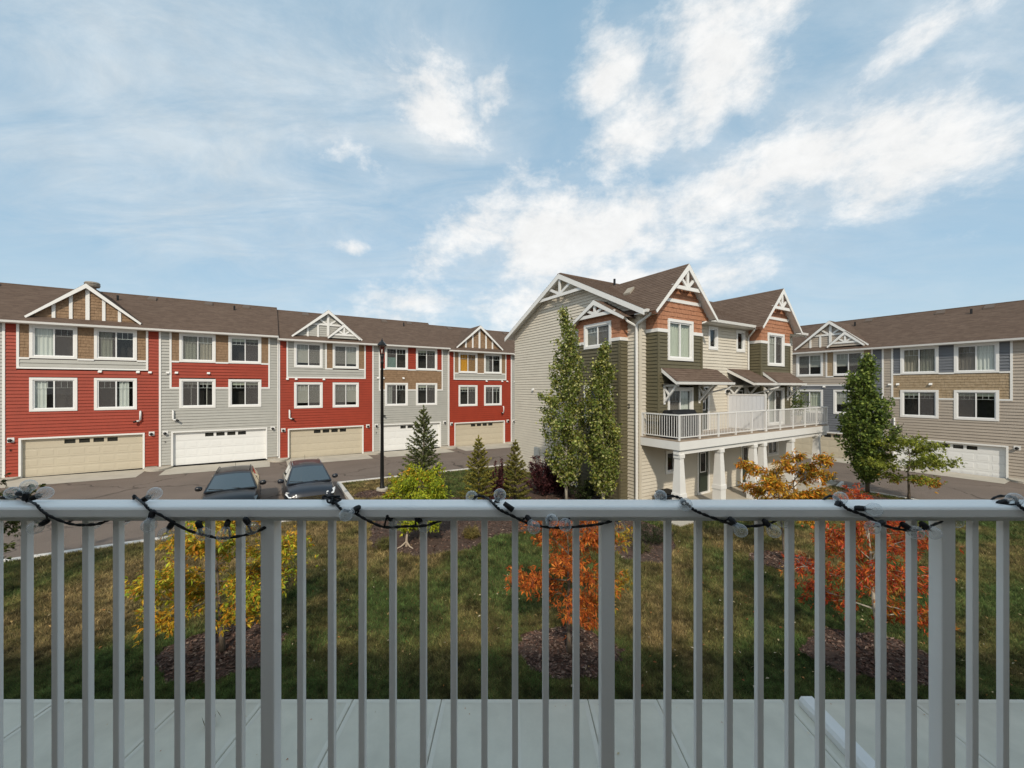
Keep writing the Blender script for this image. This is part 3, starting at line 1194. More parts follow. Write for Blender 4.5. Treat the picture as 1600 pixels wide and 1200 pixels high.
def row_house(label, org, rz, style, main, pan, shake, door, dress, number=None, lamps=True, end_right=False, end_left=False, seed=0,
              group='townhouses in rows', small_step=True, ridge_vents=(2.0, 4.3), turbine=None, right_spout=False, scale_z=1.0):
    t = thing('townhouse', label, 'townhouse', org, rz, group)
    F = FRONT
    W_ = UW
    uz0, uz1, lz0, lz1 = 6.56, 8.40, 3.63, 5.50
    holes = []
    for a0, a1 in WIN_A:
        holes += [(a0 + 0.03, a1 - 0.03, uz0 + 0.03, uz1 - 0.03), (a0 + 0.03, a1 - 0.03, lz0 + 0.03, lz1 - 0.03)]
    g0, g1, gz = 0.58, 5.70, 2.20
    holes.append((g0 + 0.03, g1 - 0.03, -0.1, gz - 0.03))
    p0, p1 = 0.50, 5.86
    pb = {'A': 5.98, 'C': 5.80, 'B': 4.87}[style]
    # main siding around the panel
    m_ = MB()
    siding(m_, F, 0.12, EAVE, (0, W_), holes + [(p0, p1, pb, EAVE + 1)], lap=0.185, dep=0.045)
    m_.build('siding', main, t, kind='stuff')
    fo = MB()
    fo.fbox(F, 0.1, g0, -0.2, 0.01, -0.25, 0.12)
    fo.fbox(F, g1, W_ - 0.1, -0.2, 0.01, -0.25, 0.12)
    each(fo, 'foundation', FOUND, t)
    core = MB()     # solid house behind the cladding
    core.box(0.0, W_, 10.2, 10.4, -0.2, EAVE)
    core.box(0.0, 0.12, 0.02, 10.2, -0.2, EAVE)
    core.box(W_ - 0.12, W_, 0.02, 10.2, -0.2, EAVE)
    core.box(0.12, W_ - 0.12, 0.7, 0.8, 2.9, EAVE)
    core.build('shell', main, t)
    belt = MB()
    tr = 0.055
    if style == 'A':
        zm = 6.50
        a = MB()
        shakes(a, F, zm + 0.10, EAVE, (p0 + .1, p1 - .1), holes, seed=seed)
        a.build('shakes', shake, t, kind='stuff')
        b = MB()
        siding(b, F, pb + 0.10, zm, (p0 + .1, p1 - .1), holes, lap=0.185, dep=0.045)
        b.build('siding', pan, t, kind='stuff')
        for x0, x1 in minus((p0 + .1, p1 - .1), WIN_A):
            belt.fbox(F, x0, x1, -0.01, tr + .004, zm, zm + 0.10)
    elif style == 'B':
        zm = 6.53
        a, b = MB(), MB()
        if pan is RED_TOP:
            siding(a, F, zm + 0.10, EAVE, (p0 + .1, p1 - .1), holes, lap=0.185, dep=0.045)
            a.build('siding', RED, t, kind='stuff')
            shakes(b, F, pb + 0.1, zm, (p0 + .1, p1 - .1), holes, seed=seed)
            b.build('shakes', shake, t, kind='stuff')
        elif pan is SLATE_TOP:
            siding(a, F, zm + 0.10, EAVE, (p0 + .1, p1 - .1), holes, lap=0.185, dep=0.045)
            a.build('siding', SLATE, t, kind='stuff')
            shakes(b, F, pb + 0.1, zm, (p0 + .1, p1 - .1), holes, seed=seed)
            b.build('shakes', shake, t, kind='stuff')
        else:
            shakes(a, F, zm + 0.10, EAVE, (p0 + .1, p1 - .1), holes, seed=seed)
            a.build('shakes', shake, t, kind='stuff')
            siding(b, F, pb + 0.1, zm, (p0 + .1, p1 - .1), holes, lap=0.185, dep=0.045)
            b.build('siding', pan, t, kind='stuff')
        for x0, x1 in minus((p0 + .1, p1 - .1), WIN_A):
            belt.fbox(F, x0, x1, -0.01, tr + .004, zm, zm + 0.10)
    else:
        zm = 6.46
        a = MB()
        siding(a, F, pb + 0.10, EAVE, (p0 + .1, p1 - .1), holes + [(3.0, p1 + 1, zm, EAVE + 1)], lap=0.185, dep=0.045)
        a.build('siding', pan, t, kind='stuff')
        b = MB()
        shakes(b, F, zm + 0.10, EAVE, (3.1, p1 - .1), holes, seed=seed)
        b.build('shakes', shake, t, kind='stuff')
        for x0, x1 in minus((3.0, p1 - .1), WIN_A):
            belt.fbox(F, x0, x1, -0.01, tr + .004, zm, zm + 0.10)
        belt.fbox(F, 3.0, 3.1, -0.01, tr, zm + .1, EAVE - .02)
    belt.fbox(F, p0, p0 + 0.1, -0.01, tr, pb + 0.1, EAVE - .02)
    belt.fbox(F, p1 - 0.1, p1, -0.01, tr, pb + 0.1, EAVE - .02)
    for x0, x1 in (minus((p0, p1), WIN_A) if style == 'B' else [(p0, p1)]):
        belt.fbox(F, x0, x1, -0.01, tr + .002, pb, pb + 0.10)
    belt.fbox(F, 0.0, 0.10, -0.01, tr + .006, 0.0, EAVE - .02)
    if end_right:
        belt.fbox(F, W_ - 0.10, W_ + 0.02, -0.01, tr + .006, 0.0, EAVE - .02)
    each(belt, 'trim_board', WHITE, t)
    k = 0
    for z0, z1 in ((uz0, uz1), (lz0, lz1)):
        for a0, a1 in WIN_A:
            window(t, F, a0, a1, z0, z1, dress=dress[k], trim=0.13, seed=seed + k, blind_h=0.62 if dress[k] == 'shade' else 0.85)
            k += 1
    garage(t, F, g0, g1, 0.0, gz, door)
    wall_lamp(t, F, 0.30, 2.12)
    wall_lamp(t, F, 6.02, 2.12)
    for x in {'A': (3.75, 5.4, 5.95), 'B': (0.42, 0.84, 2.45), 'C': (0.55, 1.1, 2.9)}[style]:
        vent_hood(t, F, x, 5.83 if style != 'C' else 5.68)
    if style == 'A':
        flue(t, F, 5.52, 3.20, 1)
    else:
        flue(t, F, 0.68, 3.20, -1)
    if number:
        house_number(t, F, 0.30, 1.5, number)
    # roof
    ey, ez, sl, ry = -0.45, EAVE + 0.02, 0.52, 5.1
    rz_ = ez + (ry - ey) * sl
    x0, x1 = (-0.25 if end_left else 0.0), (W_ + 0.25 if end_right else W_)
    rb = MB()
    roof_box(rb, [(x0, ey, ez), (x1, ey, ez), (x1, ry, rz_), (x0, ry, rz_)])
    roof_box(rb, [(x0, ry, rz_), (x1, ry, rz_), (x1, 2 * ry - ey, ez), (x0, 2 * ry - ey, ez)])
    rb.box(x0, x1, ey, 0.0, EAVE - 0.10, EAVE - 0.07)
    rb.box(x0, x1, ey, ey + 0.02, EAVE - 0.099, EAVE - 0.001)
    roof = rb.build('roof', WHITE, t)
    sh = MB()
    courses(sh, (x0, ey - 0.03, ez - 0.012), (x1, ey - 0.03, ez - 0.012), (x1, ry, rz_), (x0, ry, rz_))
    courses(sh, (x0, 2 * ry - ey, ez), (x1, 2 * ry - ey, ez), (x1, ry, rz_), (x0, ry, rz_), 0.3)
    sh.fbox(FRONT, x0, x1, -ry - 0.12, -ry + 0.12, rz_ - 0.05, rz_ + 0.02)
    sh.build('roof_shingles', ROOF, roof, kind='stuff')
    gu = MB()
    gu.prism(F3((0, 0, 0), (0, -1, 0), (1, 0, 0)), [(0.452, EAVE - 0.09), (0.55, EAVE - 0.09), (0.58, EAVE + 0.02), (0.452, EAVE + 0.02)], x0, x1)
    each(gu, 'gutter', WHITE, roof)
    vb = MB()
    for x in ridge_vents:
        vb.hexa([(x - .25, ry - .85, rz_ - .50), (x + .25, ry - .85, rz_ - .50), (x + .25, ry - .85, rz_ - .33), (x - .25, ry - .85, rz_ - .33), (x - .25, ry - .35, rz_ - .3), (x + .25, ry - .35, rz_ - .3), (x + .2, ry - .4, rz_ - .06), (x - .2, ry - .4, rz_ - .06)])
    if ridge_vents:
        each(vb, 'roof_vent', mat('brown_vent', (0.12, 0.09, 0.07), 0.7), roof)
    pb_ = MB()
    pb_.tube([(3.6, ry - 1.3, rz_ - 0.8), (3.6, ry - 1.3, rz_ - 0.34)], 0.06, 8)
    pb_.build('stack_pipe', BLACK, roof)
    if turbine:
        tb = MB()
        tb.lathe((turbine, ry - 0.2, rz_ - 0.1), [(0.2, 0), (0.2, 0.3), (0.36, 0.34), (0.40, 0.46), (0.36, 0.50), (0.40, 0.56), (0.34, 0.66), (0.1, 0.70)], 16)
        tb.build('roof_turbine', mat('weathered_galvanised', (0.26, 0.23, 0.19), 0.6), roof, smooth=False)
    if right_spout:
        d = MB()
        d.tube([(W_ - 0.02, -0.50, EAVE - 0.08), (W_ - 0.02, -0.42, EAVE - 0.2), (W_ - 0.02, -0.08, EAVE - 0.42), (W_ - 0.02, -0.075, 0.15)], 0.045, 6)
        each(d, 'downspout', WHITE, t)
    if style == 'A':
        gable_front(t, F, 3.16, 2.33, 8.90, 10.95, -0.28, 4.1, 'battens', shake, seed=seed)
    elif style == 'C':
        gable_front(t, F, 3.22, 2.36, 8.88, 10.90, -0.28, 4.0, 'truss', pan, seed=seed)
        small_gable(t, F, 4.28, 1.10, 8.90, 9.92, 0.14, pan)
    return t


RED_TOP, SLATE_TOP = object(), object()
V0 = 32.4
ROWL = 'townhouses along the far lane'


def lhouse(i, base, label, *a, **k):
    p = W(-12.1 + i * UW, V0, base)
    return row_house(label, p, TH, *a, group=ROWL, **k)


lhouse(-1, 0.07, 'grey townhouse cut off by the left edge, only a sliver of wall and roof showing', 'B', GREY, RED, SHAKE, DOOR_W, ['none'] * 4, seed=11, end_left=True)
lhouse(0, 0.07, 'red townhouse with brown shake gable, tan garage door and a round turbine on its roof', 'A', RED, GREY, SHAKE, DOOR_T, ['sheer_left', 'cream_left', 'white_left', 'white_right'], number='6', seed=1, turbine=2.1, ridge_vents=(5.2,))
lhouse(1, 0.07, 'grey townhouse with a red middle panel and white garage door behind the parked cars', 'B', GREY, RED, SHAKE, DOOR_W, ['cream_both', 'valance', 'rods', 'valance'], number='5', seed=2, right_spout=True)
lhouse(2, -0.10, 'red townhouse with a grey gable holding a small nested gable', 'C', RED, GREY, SHAKE, DOOR_T, ['blind', 'blind', 'blind', 'blind'], seed=3)
lhouse(3, -0.10, 'grey townhouse with red panels between its top windows, behind the street lamp', 'B', GREY, RED_TOP, SHAKE, DOOR_W, ['aqua', 'valance', 'white_left', 'valance'], number='3', seed=4, right_spout=True)
lhouse(4, -0.26, 'red townhouse with amber curtains at the end of the far row, beside the cream house', 'A', RED, GREY, SHAKE, DOOR_T, ['amber', 'white_left', 'valance', 'rods'], seed=5)
lhouse(5, -0.30, 'grey townhouse, only a strip showing between the last red one and the cream house', 'B', GREY, RED, SHAKE, DOOR_W, ['none'] * 4, seed=6, end_right=True)

U0R = 37.4
ROWR = 'townhouses along the side lane'


def rhouse(i, base, label, *a, **k):
    p = W(U0R, 16.8 - i * UW, base)
    return row_house(label, p, TH - PI / 2, *a, group=ROWR, **k)


rhouse(-1, -0.64, 'taupe townhouse almost hidden behind the cream house, roof edge showing', 'B', TAUPE, SLATE_TOP, SHAKE_T, DOOR_W, ['none'] * 4, seed=21, end_left=True)
rhouse(0, -0.64, 'slate blue townhouse with taupe gable and nested gable behind the green tree', 'C', SLATE, TAUPE, SHAKE_T, DOOR_T, ['shade', 'shade', 'cream_full', 'shade'], seed=22)
rhouse(1, -0.64, 'taupe townhouse with slate panels, tan shakes and white garage door', 'B', TAUPE, SLATE_TOP, SHAKE_T, DOOR_W, ['brown_full', 'sheer_right', 'valance', 'valance'], seed=23, right_spout=False)
rhouse(2, -0.64, 'slate townhouse just past the right edge, next to the taupe one', 'C', SLATE, TAUPE, SHAKE_T, DOOR_T, ['shade', 'shade', 'shade', 'shade'], seed=24, end_right=True)

# ------------------------------------------------------------------ the cream house across the lawn (two homes under one roof)
def bracket(mb, x, yw, zt, reach=0.62, drop=0.72):
    B = F3((x, yw, 0), (0, -1, 0), (1, 0, 0))
    mb.fbox(B, 0.0, 0.07, -0.045, 0.045, zt - drop - 0.1, zt - 0.075)
    mb.fbox(B, 0.0, reach + 0.1, -0.042, 0.042, zt - 0.075, zt)
    mb.beam(B, (0.05, zt - drop), (reach, zt - 0.05), 0.075, -0.038, 0.038)
    mb.beam(B, (0.05, zt - 0.12), (reach * 0.42, zt - 0.42), 0.06, -0.034, 0.034)


def awning(par, x0, x1, yt, zt, yf, zf, xs, ext=None):
    r = MB()
    courses(r, (x0, yf, zf), (x1, yf, zf), (x1, yt, zt), (x0, yt, zt))
    if ext:
        courses(r, (ext, yt, zt), (x1, yt, zt), (x1 - 0.02, 0.02, zt + 0.10), (ext, 0.02, zt + 0.10))
    a = r.build('awning', ROOF, par)
    w = MB()
    w.box(x0, x1, yf - 0.0, yf + 0.03, zf - 0.13, zf - 0.012)
    w.poly([(x0, yf + .03, zf - 0.13), (x1, yf + .03, zf - 0.13), (x1, yt, zf - 0.10), (x0, yt, zf - 0.10)])
    for x in (x0, x1 - 0.03):
        S = F3((x, 0, 0), (0, 1, 0), (1, 0, 0))
        w.prism(S, [(yf + .03, zf - 0.13), (yt, zt - 0.17), (yt, zt - 0.012), (yf + .03, zf - 0.012)], 0.0, 0.03)
    each(w, 'fascia', WHITE, a)
    g = MB()
    g.prism(F3((0, 0, 0), (0, -1, 0), (1, 0, 0)), [(-yf + .002, zf - .12), (-yf + 0.09, zf - .12), (-yf + 0.11, zf - .02), (-yf + .002, zf - .02)], x0, x1)
    g.build('gutter', WHITE, a)
    for x, yw in xs:
        b = MB()
        bracket(b, x, yw, zf - 0.13)
        b.build('bracket', WHITE, a)
    return a


def panel_door(par, F, a0, a1, z0, z1, screen=True):
    f = MB()
    t = 0.10
    f.fbox(F, a0 - t, a0, -0.02, 0.045, z0, z1 + t)
    f.fbox(F, a1, a1 + t, -0.02, 0.045, z0, z1 + t)
    f.fbox(F, a0, a1, -0.02, 0.043, z1, z1 + t)
    f.fbox(F, a0 - t, a1 + t, -0.02, 0.07, z0 - 0.08, z0)
    d = f.build('door', WHITE, par)
    lf = MB()
    zs = z0 + (z1 - z0) * 0.46
    w = a1 - a0
    lf.fbox(F, a0, a1, -0.05, -0.01, z0, zs)
    lf.fbox(F, a0, a0 + w * .2, -0.05, -0.01, zs, z1)
    lf.fbox(F, a1 - w * .2, a1, -0.05, -0.01, zs, z1)
    lf.fbox(F, a0 + w * .2, a1 - w * .2, -0.05, -0.01, z1 - 0.14, z1)
    lf.fbox(F, a0 + w * .15, a1 - w * .15, -0.01, 0.0, z0 + .15, zs - .15)
    lf.build('door_leaf', GREENDOOR, d)
    g = MB()
    for xa in (a0 + w * .2, a1 - w * .2 - .04):
        g.fbox(F, xa, xa + .04, -0.008, 0.006, zs, z1 - .14)
    for zz in (zs, z1 - .18):
        g.fbox(F, a0 + w * .2 + .04, a1 - w * .2 - .04, -0.008, 0.005, zz, zz + .04)
    g.build('glass_frame', WHITE, d)
    p = MB()
    p.fbox(F, a0 + w * .2, a1 - w * .2, -0.03, -0.024, zs, z1 - .14)
    p.build('pane', GLASS, d)
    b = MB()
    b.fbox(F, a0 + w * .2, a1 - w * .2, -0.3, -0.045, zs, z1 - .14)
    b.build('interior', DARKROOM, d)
    k = MB()
    k.lathe(F.p(a1 - 0.09, -0.005, z0 + 1.0), [(0.02, 0), (0.02, 0.03), (0.035, 0.05), (0.02, 0.07)], 8, F.n)
    k.build('handle', CHROME, d)
    return d


def cream_house():
    t = thing('townhouse_pair', 'cream townhouse pair with olive bays, orange shake gables and a long white balcony', 'townhouse', W(13.4, 11.5, 0), TH)
    L_, D_ = 13.2, 10.0
    F = FRONT
    GL = F3((0, 0, 0), (0, -1, 0), (-1, 0, 0))
    ez, sl, ey, ry, rz_ = 8.2, 0.5, -0.55, 5.0, 10.975
    zg = -0.22
    bays = [(0.35, 3.35), (8.40, 11.50)]
    BY = -0.60
    # --- front wall
    holes = [(4.82, 5.50, 6.9, 7.95), (7.22, 7.97, 6.9, 7.95), (3.95, 4.75, 2.9, 5.0), (7.2, 8.0, 2.9, 5.0), (4.0, 4.8, 0.0, 2.0), (7.75, 8.55, 0.0, 2.0),
             (1.63, 2.77, 1.2, 2.2), (10.33, 11.47, 1.2, 2.2)]
    m = MB()
    siding(m, F, zg + 0.15, 8.12, (0, L_), holes + [(a + .05, b - .05, 3.0, 8.2) for a, b in bays])
    R_ = F3((L_, 0, 0), (0, 1, 0), (1, 0, 0))

    def ends(z):
        k = max(0.0, (z + 0.12 - ez) / sl + ey)
        return k, D_ - k
    siding(m, GL, zg + 0.15, rz_ - 0.2, lambda z: (-ends(z)[1], -ends(z)[0]), [(-3.4, -0.7, zg, 8.1)])
    siding(m, R_, zg + 0.15, rz_ - 0.2, lambda z: ends(z))
    m.build('siding', CREAM, t, kind='stuff')
    c = MB()
    c.box(0.02, L_ - .02, D_ - .1, D_, zg, 8.1)
    c.box(0.13, L_ - .13, 0.9, 1.0, zg, 8.1)
    c.box(0.03, 0.1, 0.05, D_ - .1, zg, 8.1)
    c.box(0.6, L_ - 0.6, 1.0, D_ - .2, 8.0, 8.1)
    c.build('shell', CREAM, t)
    fo = MB()
    fo.box(0.03, L_ - .03, 0.03, D_ - .03, -0.6, zg + 0.15)
    each(fo, 'foundation', FOUND, t)
    # --- bays
    for i, (b0, b1) in enumerate(bays):
        FB = F3((0, BY, 0), (1, 0, 0), (0, -1, 0))
        cb = (b0 + b1) / 2
        w0, w1 = (0.95, 2.68) if i == 0 else (9.08, 10.83)
        hs = [(w0 + .03, w1 - .03, 6.2, 7.9), (w0, w1, 2.9, 5.0)]
        sd = MB()
        siding(sd, FB, 2.97, 7.33, (b0, b1), hs)
        SL = F3((b0, 0, 0), (0, -1, 0), (-1, 0, 0))
        SR = F3((b1, 0, 0), (0, 1, 0), (1, 0, 0))
        siding(sd, SL, 2.97, 7.33, (0, -BY))
        siding(sd, SR, 2.97, 7.33, (BY, 0))
        bay = sd.build('bay', OLIVE, t)
        sk = MB()
        shakes(sk, FB, 7.47, 8.06, (b0, b1), hs, seed=i + 31, rowh=0.19)
        shakes(sk, SL, 7.47, 8.12, (0, -BY), seed=i + 33, rowh=0.19)
        shakes(sk, SR, 7.47, 8.12, (BY, 0), seed=i + 35, rowh=0.19)
        sk.build('shakes', TERRA, bay, kind='stuff')
        bd = MB()
        for x0, x1 in minus((b0 - .04, b1 + .04), [(w0, w1)]):
            bd.fbox(FB, x0, x1, 0.0, 0.05, 7.33, 7.47)
        bd.fbox(SL, 0.0, -BY, 0.0, 0.048, 7.33, 7.47)
        bd.fbox(SR, BY, 0, 0.0, 0.048, 7.33, 7.47)
        each(bd, 'band_board', WHITE, bay)
        cn = MB()
        for x in (b0, b1):
            cn.fbox(FB, x - 0.03 if x == b0 else x - 0.08, x + 0.08 if x == b0 else x + 0.03, 0.0, 0.046, 2.97, 7.33)
        each(cn, 'corner_board', OLIVE, bay)
        window(t, FB, w0, w1, 6.17, 7.93, dress='cream_full' if i == 0 else 'shade_left', trim=0.12, grille=(i == 1), seed=50 + i)
        window(t, FB, w0, w1, 2.99, 5.02, dress='shade_left' if i else 'sheer_right', trim=0.11, grille=(i == 0), seed=60 + i, label='white sliding patio door')
        gable_front(t, F, cb, 2.06, 8.15, 10.28, -BY, 4.4, 'fan', TERRA, over=0.42, seed=70 + i, rake_w=0.2, fan=1.06, band=8.72)
    for a0, a1, z0, z1 in ((4.77, 5.55, 6.86, 8.0), (7.18, 8.0, 6.86, 8.0)):
        window(t, F, a0, a1, z0, z1, lites=1, dress='shade_left', trim=0.11, grille=False, seed=4)
    window(t, F, 1.6, 2.8, 1.17, 2.22, dress='none', trim=0.1, grille=False, seed=5)
    window(t, F, 10.3, 11.5, 1.17, 2.22, dress='none', trim=0.1, grille=False, seed=6)
    for a, z in ((3.97, 2.99), (7.22, 2.99), (4.0, 0.02), (7.75, 0.02)):
        panel_door(t, F, a, a + 0.78, z, z + 2.02)
    # --- side bay towards the camera
    GB = GL.off(0.45)
    hs = [(-2.96 + .03, -1.2 - .03, 6.85, 7.95), (-2.93, -1.23, 3.35, 5.1)]
    sd = MB()
    siding(sd, GB, zg + 0.2, 7.05, (-3.4, -0.7), hs)
    S1 = F3((0, 0.7, 0), (1, 0, 0), (0, -1, 0))
    siding(sd, S1, zg + 0.2, 7.05, (-0.45, 0))
    S2 = F3((0, 3.4, 0), (-1, 0, 0), (0, 1, 0))
    siding(sd, S2, zg + 0.2, 7.05, (0, 0.45))
    bay = sd.build('bay', OLIVE, t)
    sk = MB()
    shakes(sk, GB, 7.19, 8.0, (-3.4, -0.7), hs, seed=41, rowh=0.19)
    shakes(sk, S1, 7.19, 8.05, (-0.45, 0), seed=42, rowh=0.19)
    sk.build('shakes', TERRA, bay, kind='stuff')
    bd = MB()
    for x0, x1 in minus((-3.43, -0.67), [(-2.96, -1.2)]):
        bd.fbox(GB, x0, x1, 0.0, 0.05, 7.05, 7.19)
    bd.fbox(S1, -0.45, 0.0, 0.0, 0.05, 7.05, 7.19)
    each(bd, 'band_board', WHITE, bay)
    cn = MB()
    cn.fbox(GB, -0.8, -0.69, 0.0, 0.046, zg + .2, 7.05)
    cn.fbox(GB, -3.41, -3.3, 0.0, 0.046, zg + .2, 7.05)
    each(cn, 'corner_board', OLIVE, bay)
    window(t, GB, -2.96, -1.2, 6.83, 7.98, dress='blind', trim=0.12, seed=81)
    window(t, GB, -2.96, -1.2, 3.30, 5.12, dress='shade', trim=0.12, seed=82)
    gable_front(t, GL, -2.02, 1.78, 8.0, 9.0, 0.45, 0.5, 'fan', TERRA, over=0.32, seed=83, rake_w=0.2, fan=0.70)
    # --- main roof
    x0, x1 = -0.42, L_ + 0.42
    rb = MB()
    by = 2 * ry - ey
    roof_box(rb, [(x0, ey, ez), (x1, ey, ez), (x1, ry, rz_), (x0, ry, rz_)])
    roof_box(rb, [(x0, ry, rz_), (x1, ry, rz_), (x1, by, ez), (x0, by, ez)])
    rb.box(x0 + .05, x1 - .05, ey + .02, 0.0, ez - 0.15, ez - 0.12)
    roof = rb.build('roof', WHITE, t)
    sh = MB()
    courses(sh, (x0 - .03, ey - .03, ez - .01), (x1 + .03, ey - .03, ez - .01), (x1 + .03, ry, rz_), (x0 - .03, ry, rz_))
    courses(sh, (x0 - .03, by, ez), (x1 + .03, by, ez), (x1 + .03, ry, rz_), (x0 - .03, ry, rz_), 0.2)
    sh.box(x0, x1, ry - .13, ry + .13, rz_ - .05, rz_ + .022)
    sh.build('roof_shingles', ROOF, roof, kind='stuff')
    rk = MB()
    RK = F3((x0, 0, 0), (0, -1, 0), (-1, 0, 0))
    RK2 = F3((x1, 0, 0), (0, 1, 0), (1, 0, 0))
    for sg in (0, 1):
        e = -ey if sg == 0 else -by
        P = [(-ry, rz_ - 0.005), (-ry, rz_ - 0.27), (e, ez - 0.24), (e, ez - 0.005)]
        rk.prism(RK, P if sg == 0 else P[::-1], -0.02, 0.03)
        P2 = [(-a, z) for a, z in P]
        rk.prism(RK2, P2, -0.02, 0.03)
    each(rk, 'rake_board', WHITE, roof)
    tr = MB()
    T = F3((x0, 0, 0), (0, -1, 0), (-1, 0, 0))
    tr.beam(T, (-7.0, 9.86), (-3.0, 9.86), 0.15, -0.1, -0.03)
    tr.fbox(T, -5.075, -4.925, -0.1, -0.034, 9.935, 10.75)
    for sg in (-1, 1):
        tr.beam(T, (-5.0 + sg * 0.05, 9.95), (-5.0 + sg * 1.0, 10.38), 0.13, -0.1, -0.036)
    each(tr, 'gable_truss', WHITE, roof)
    gu = MB()
    P = F3((0, 0, 0), (0, -1, 0), (1, 0, 0))
    for a, b in ((3.95, 7.85), (12.05, x1), (x0, -0.25)):
        gu.prism(P, [(0.555, ez - 0.13), (0.66, ez - 0.13), (0.69, ez - 0.01), (0.555, ez - 0.01)], a, b)
    each(gu, 'gutter', WHITE, roof)
    vb = MB()
    vb.tube([(2.2, 3.6, 10.0), (2.2, 3.6, 10.75)], 0.06, 8)
    vb.build('stack_pipe', BLACK, roof)
    for x, y in ((4.6, 4.1), (10.8, 4.2), (6.2, 1.5)):
        v = MB()
        z = ez + (y - ey) * sl
        v.hexa([(x - .2, y - .22, z - .12), (x + .2, y - .22, z - .12), (x + .2, y - .22, z + .05), (x - .2, y - .22, z + .05),
                (x - .2, y + .2, z), (x + .2, y + .2, z), (x + .16, y + .16, z + .22), (x - .16, y + .16, z + .22)])
        v.build('roof_vent', mat('beige_vent', (0.36, 0.32, 0.26), 0.7), roof)
    # vent on the first cross gable
    v = MB()
    v.hexa([(0.95, 1.4, 9.30), (1.25, 1.4, 9.60), (1.21, 1.4, 9.74), (0.91, 1.4, 9.44), (0.95, 1.8, 9.30), (1.25, 1.8, 9.60), (1.21, 1.8, 9.74), (0.91, 1.8, 9.44)])
    v.build('roof_vent', mat('beige_vent', (0.36, 0.32, 0.26), 0.7), roof)
    # --- downspouts
    d = MB()
    d.tube([(-0.12, -0.62, ez - .12), (-0.12, -0.55, ez - .22), (-0.12, 0.05, ez - 0.5), (-0.09, 0.12, ez - 0.62), (-0.09, 0.12, -0.05)], 0.055, 6)
    d.tube([(-0.55, 0.35, 7.98), (-0.45, 0.3, 7.82), (-0.12, 0.13, 7.62)], 0.05, 6)
    each(d, 'downspout', WHITE, t)
    d = MB()
    d.tube([(7.95, -0.6, ez - .12), (7.95, -0.52, ez - .25), (8.28, -0.10, ez - 0.5), (8.28, -0.07, ez - 0.62), (8.28, -0.07, 5.95)], 0.045, 6)
    each(d, 'downspout', WHITE, t)
    d = MB()
    d.tube([(3.9, -0.56, ez - .10), (3.6, -0.62, ez - .2), (3.42, -0.5, ez - 0.28)], 0.04, 6)
    each(d, 'downspout', WHITE, t)
    cnr = MB()
    cnr.fbox(GL, -0.04, 0.0, 0.0, 0.044, zg + .15, 8.1)
    cnr.fbox(F, 0.0, 0.05, 0.0, 0.042, zg + .15, 8.1)
    each(cnr, 'corner_post', CREAM, t)
    # --- awnings
    awning(t, 0.55, 4.55, BY, 5.84, -1.36, 5.26, [(0.72, BY), (3.12, BY), (4.35, 0.0)], ext=3.35)
    awning(t, 6.37, 8.33, -0.02, 5.97, -1.36, 5.25, [(6.55, 0.0), (8.05, 0.0)])
    awning(t, 8.62, 11.5, BY, 5.86, -1.36, 5.26, [(8.75, BY), (11.2, BY)])
    d = MB()
    d.tube([(4.4, -1.38, 5.14), (4.3, -1.30, 5.0), (3.65, -0.2, 4.62), (3.6, -0.07, 4.5), (3.6, -0.07, 3.0)], 0.04, 6)
    d.tube([(8.75, -1.38, 5.14), (8.7, -1.30, 5.02), (8.2, -0.2, 4.62), (8.16, -0.07, 4.5), (8.16, -0.07, 3.0)], 0.04, 6)
    each(d, 'downspout', WHITE, t)
    # --- balcony
    dx0, dx1, dy = -0.02, 13.0, -1.9
    dk = MB()
    dk.box(dx0 + .04, dx1 - .04, dy + .04, -0.02, 2.70, 2.93)
    deck = dk.build('balcony', DECKF, t)
    n = 14
    for k in range(n):
        b = MB()
        y0 = dy + 0.01 + (-dy - 0.03) * k / n
        b.box(dx0, dx1, y0 + .004, dy + 0.01 + (-dy - .03) * (k + 1) / n - .004, 2.93, 2.965)
        b.build('plank', DECKF, deck)
    fa = MB()
    fa.box(dx0, dx1, dy, dy + .035, 2.60, 2.925)
    fa.box(dx0, dx0 + .035, dy + .035, -0.02, 2.60, 2.925)
    fa.box(dx1 - .035, dx1, dy + .035, -0.02, 2.60, 2.925)
    fa.box(dx0 + .05, dx1 - .05, dy + .08, dy + .32, 2.42, 2.70)
    each(fa, 'fascia', WHITE, deck)
    rl = MB()
    y = dy + 0.07
    zt, zb = 3.97, 3.06
    xa, xb = dx0 + .07, dx1 - .07
    rl.box(xa - .03, xb + .03, y - .03, y + .03, zt - .05, zt)
    rl.box(xa, xb, y - .02, y + .02, zb, zb + .035)
    for x in (xa, xb):
        rl.box(x - .03, x + .03, y + .03, -0.03, zt - .05, zt)
        rl.box(x - .02, x + .02, y + .02, -0.03, zb, zb + .035)
    each(rl, 'handrail', RAILP2, deck)
    nx = 10
    for k in range(nx + 1):
        x = xa + (xb - xa) * k / nx
        p = MB()
        p.box(x - .03, x + .03, y - .028, y + .028, 2.9, zt - .05)
        p.build('post', RAILP2, deck)
    for x in (xa, xb):
        p = MB()
        p.box(x - .03, x + .03, -0.10, -0.04, 2.9, zt - .05)
        p.build('post', RAILP2, deck)
    bl = MB()
    x = xa + .11
    while x < xb - .05:
        bl.box(x - .009, x + .009, y - .009, y + .009, zb + .035, zt - .05)
        x += 0.112
    for x in (xa, xb):
        q = y + .11
        while q < -0.1:
            bl.box(x - .009, x + .009, q - .009, q + .009, zb + .035, zt - .05)
            q += 0.112
    bl.build('balusters', RAILP2, deck, kind='stuff')
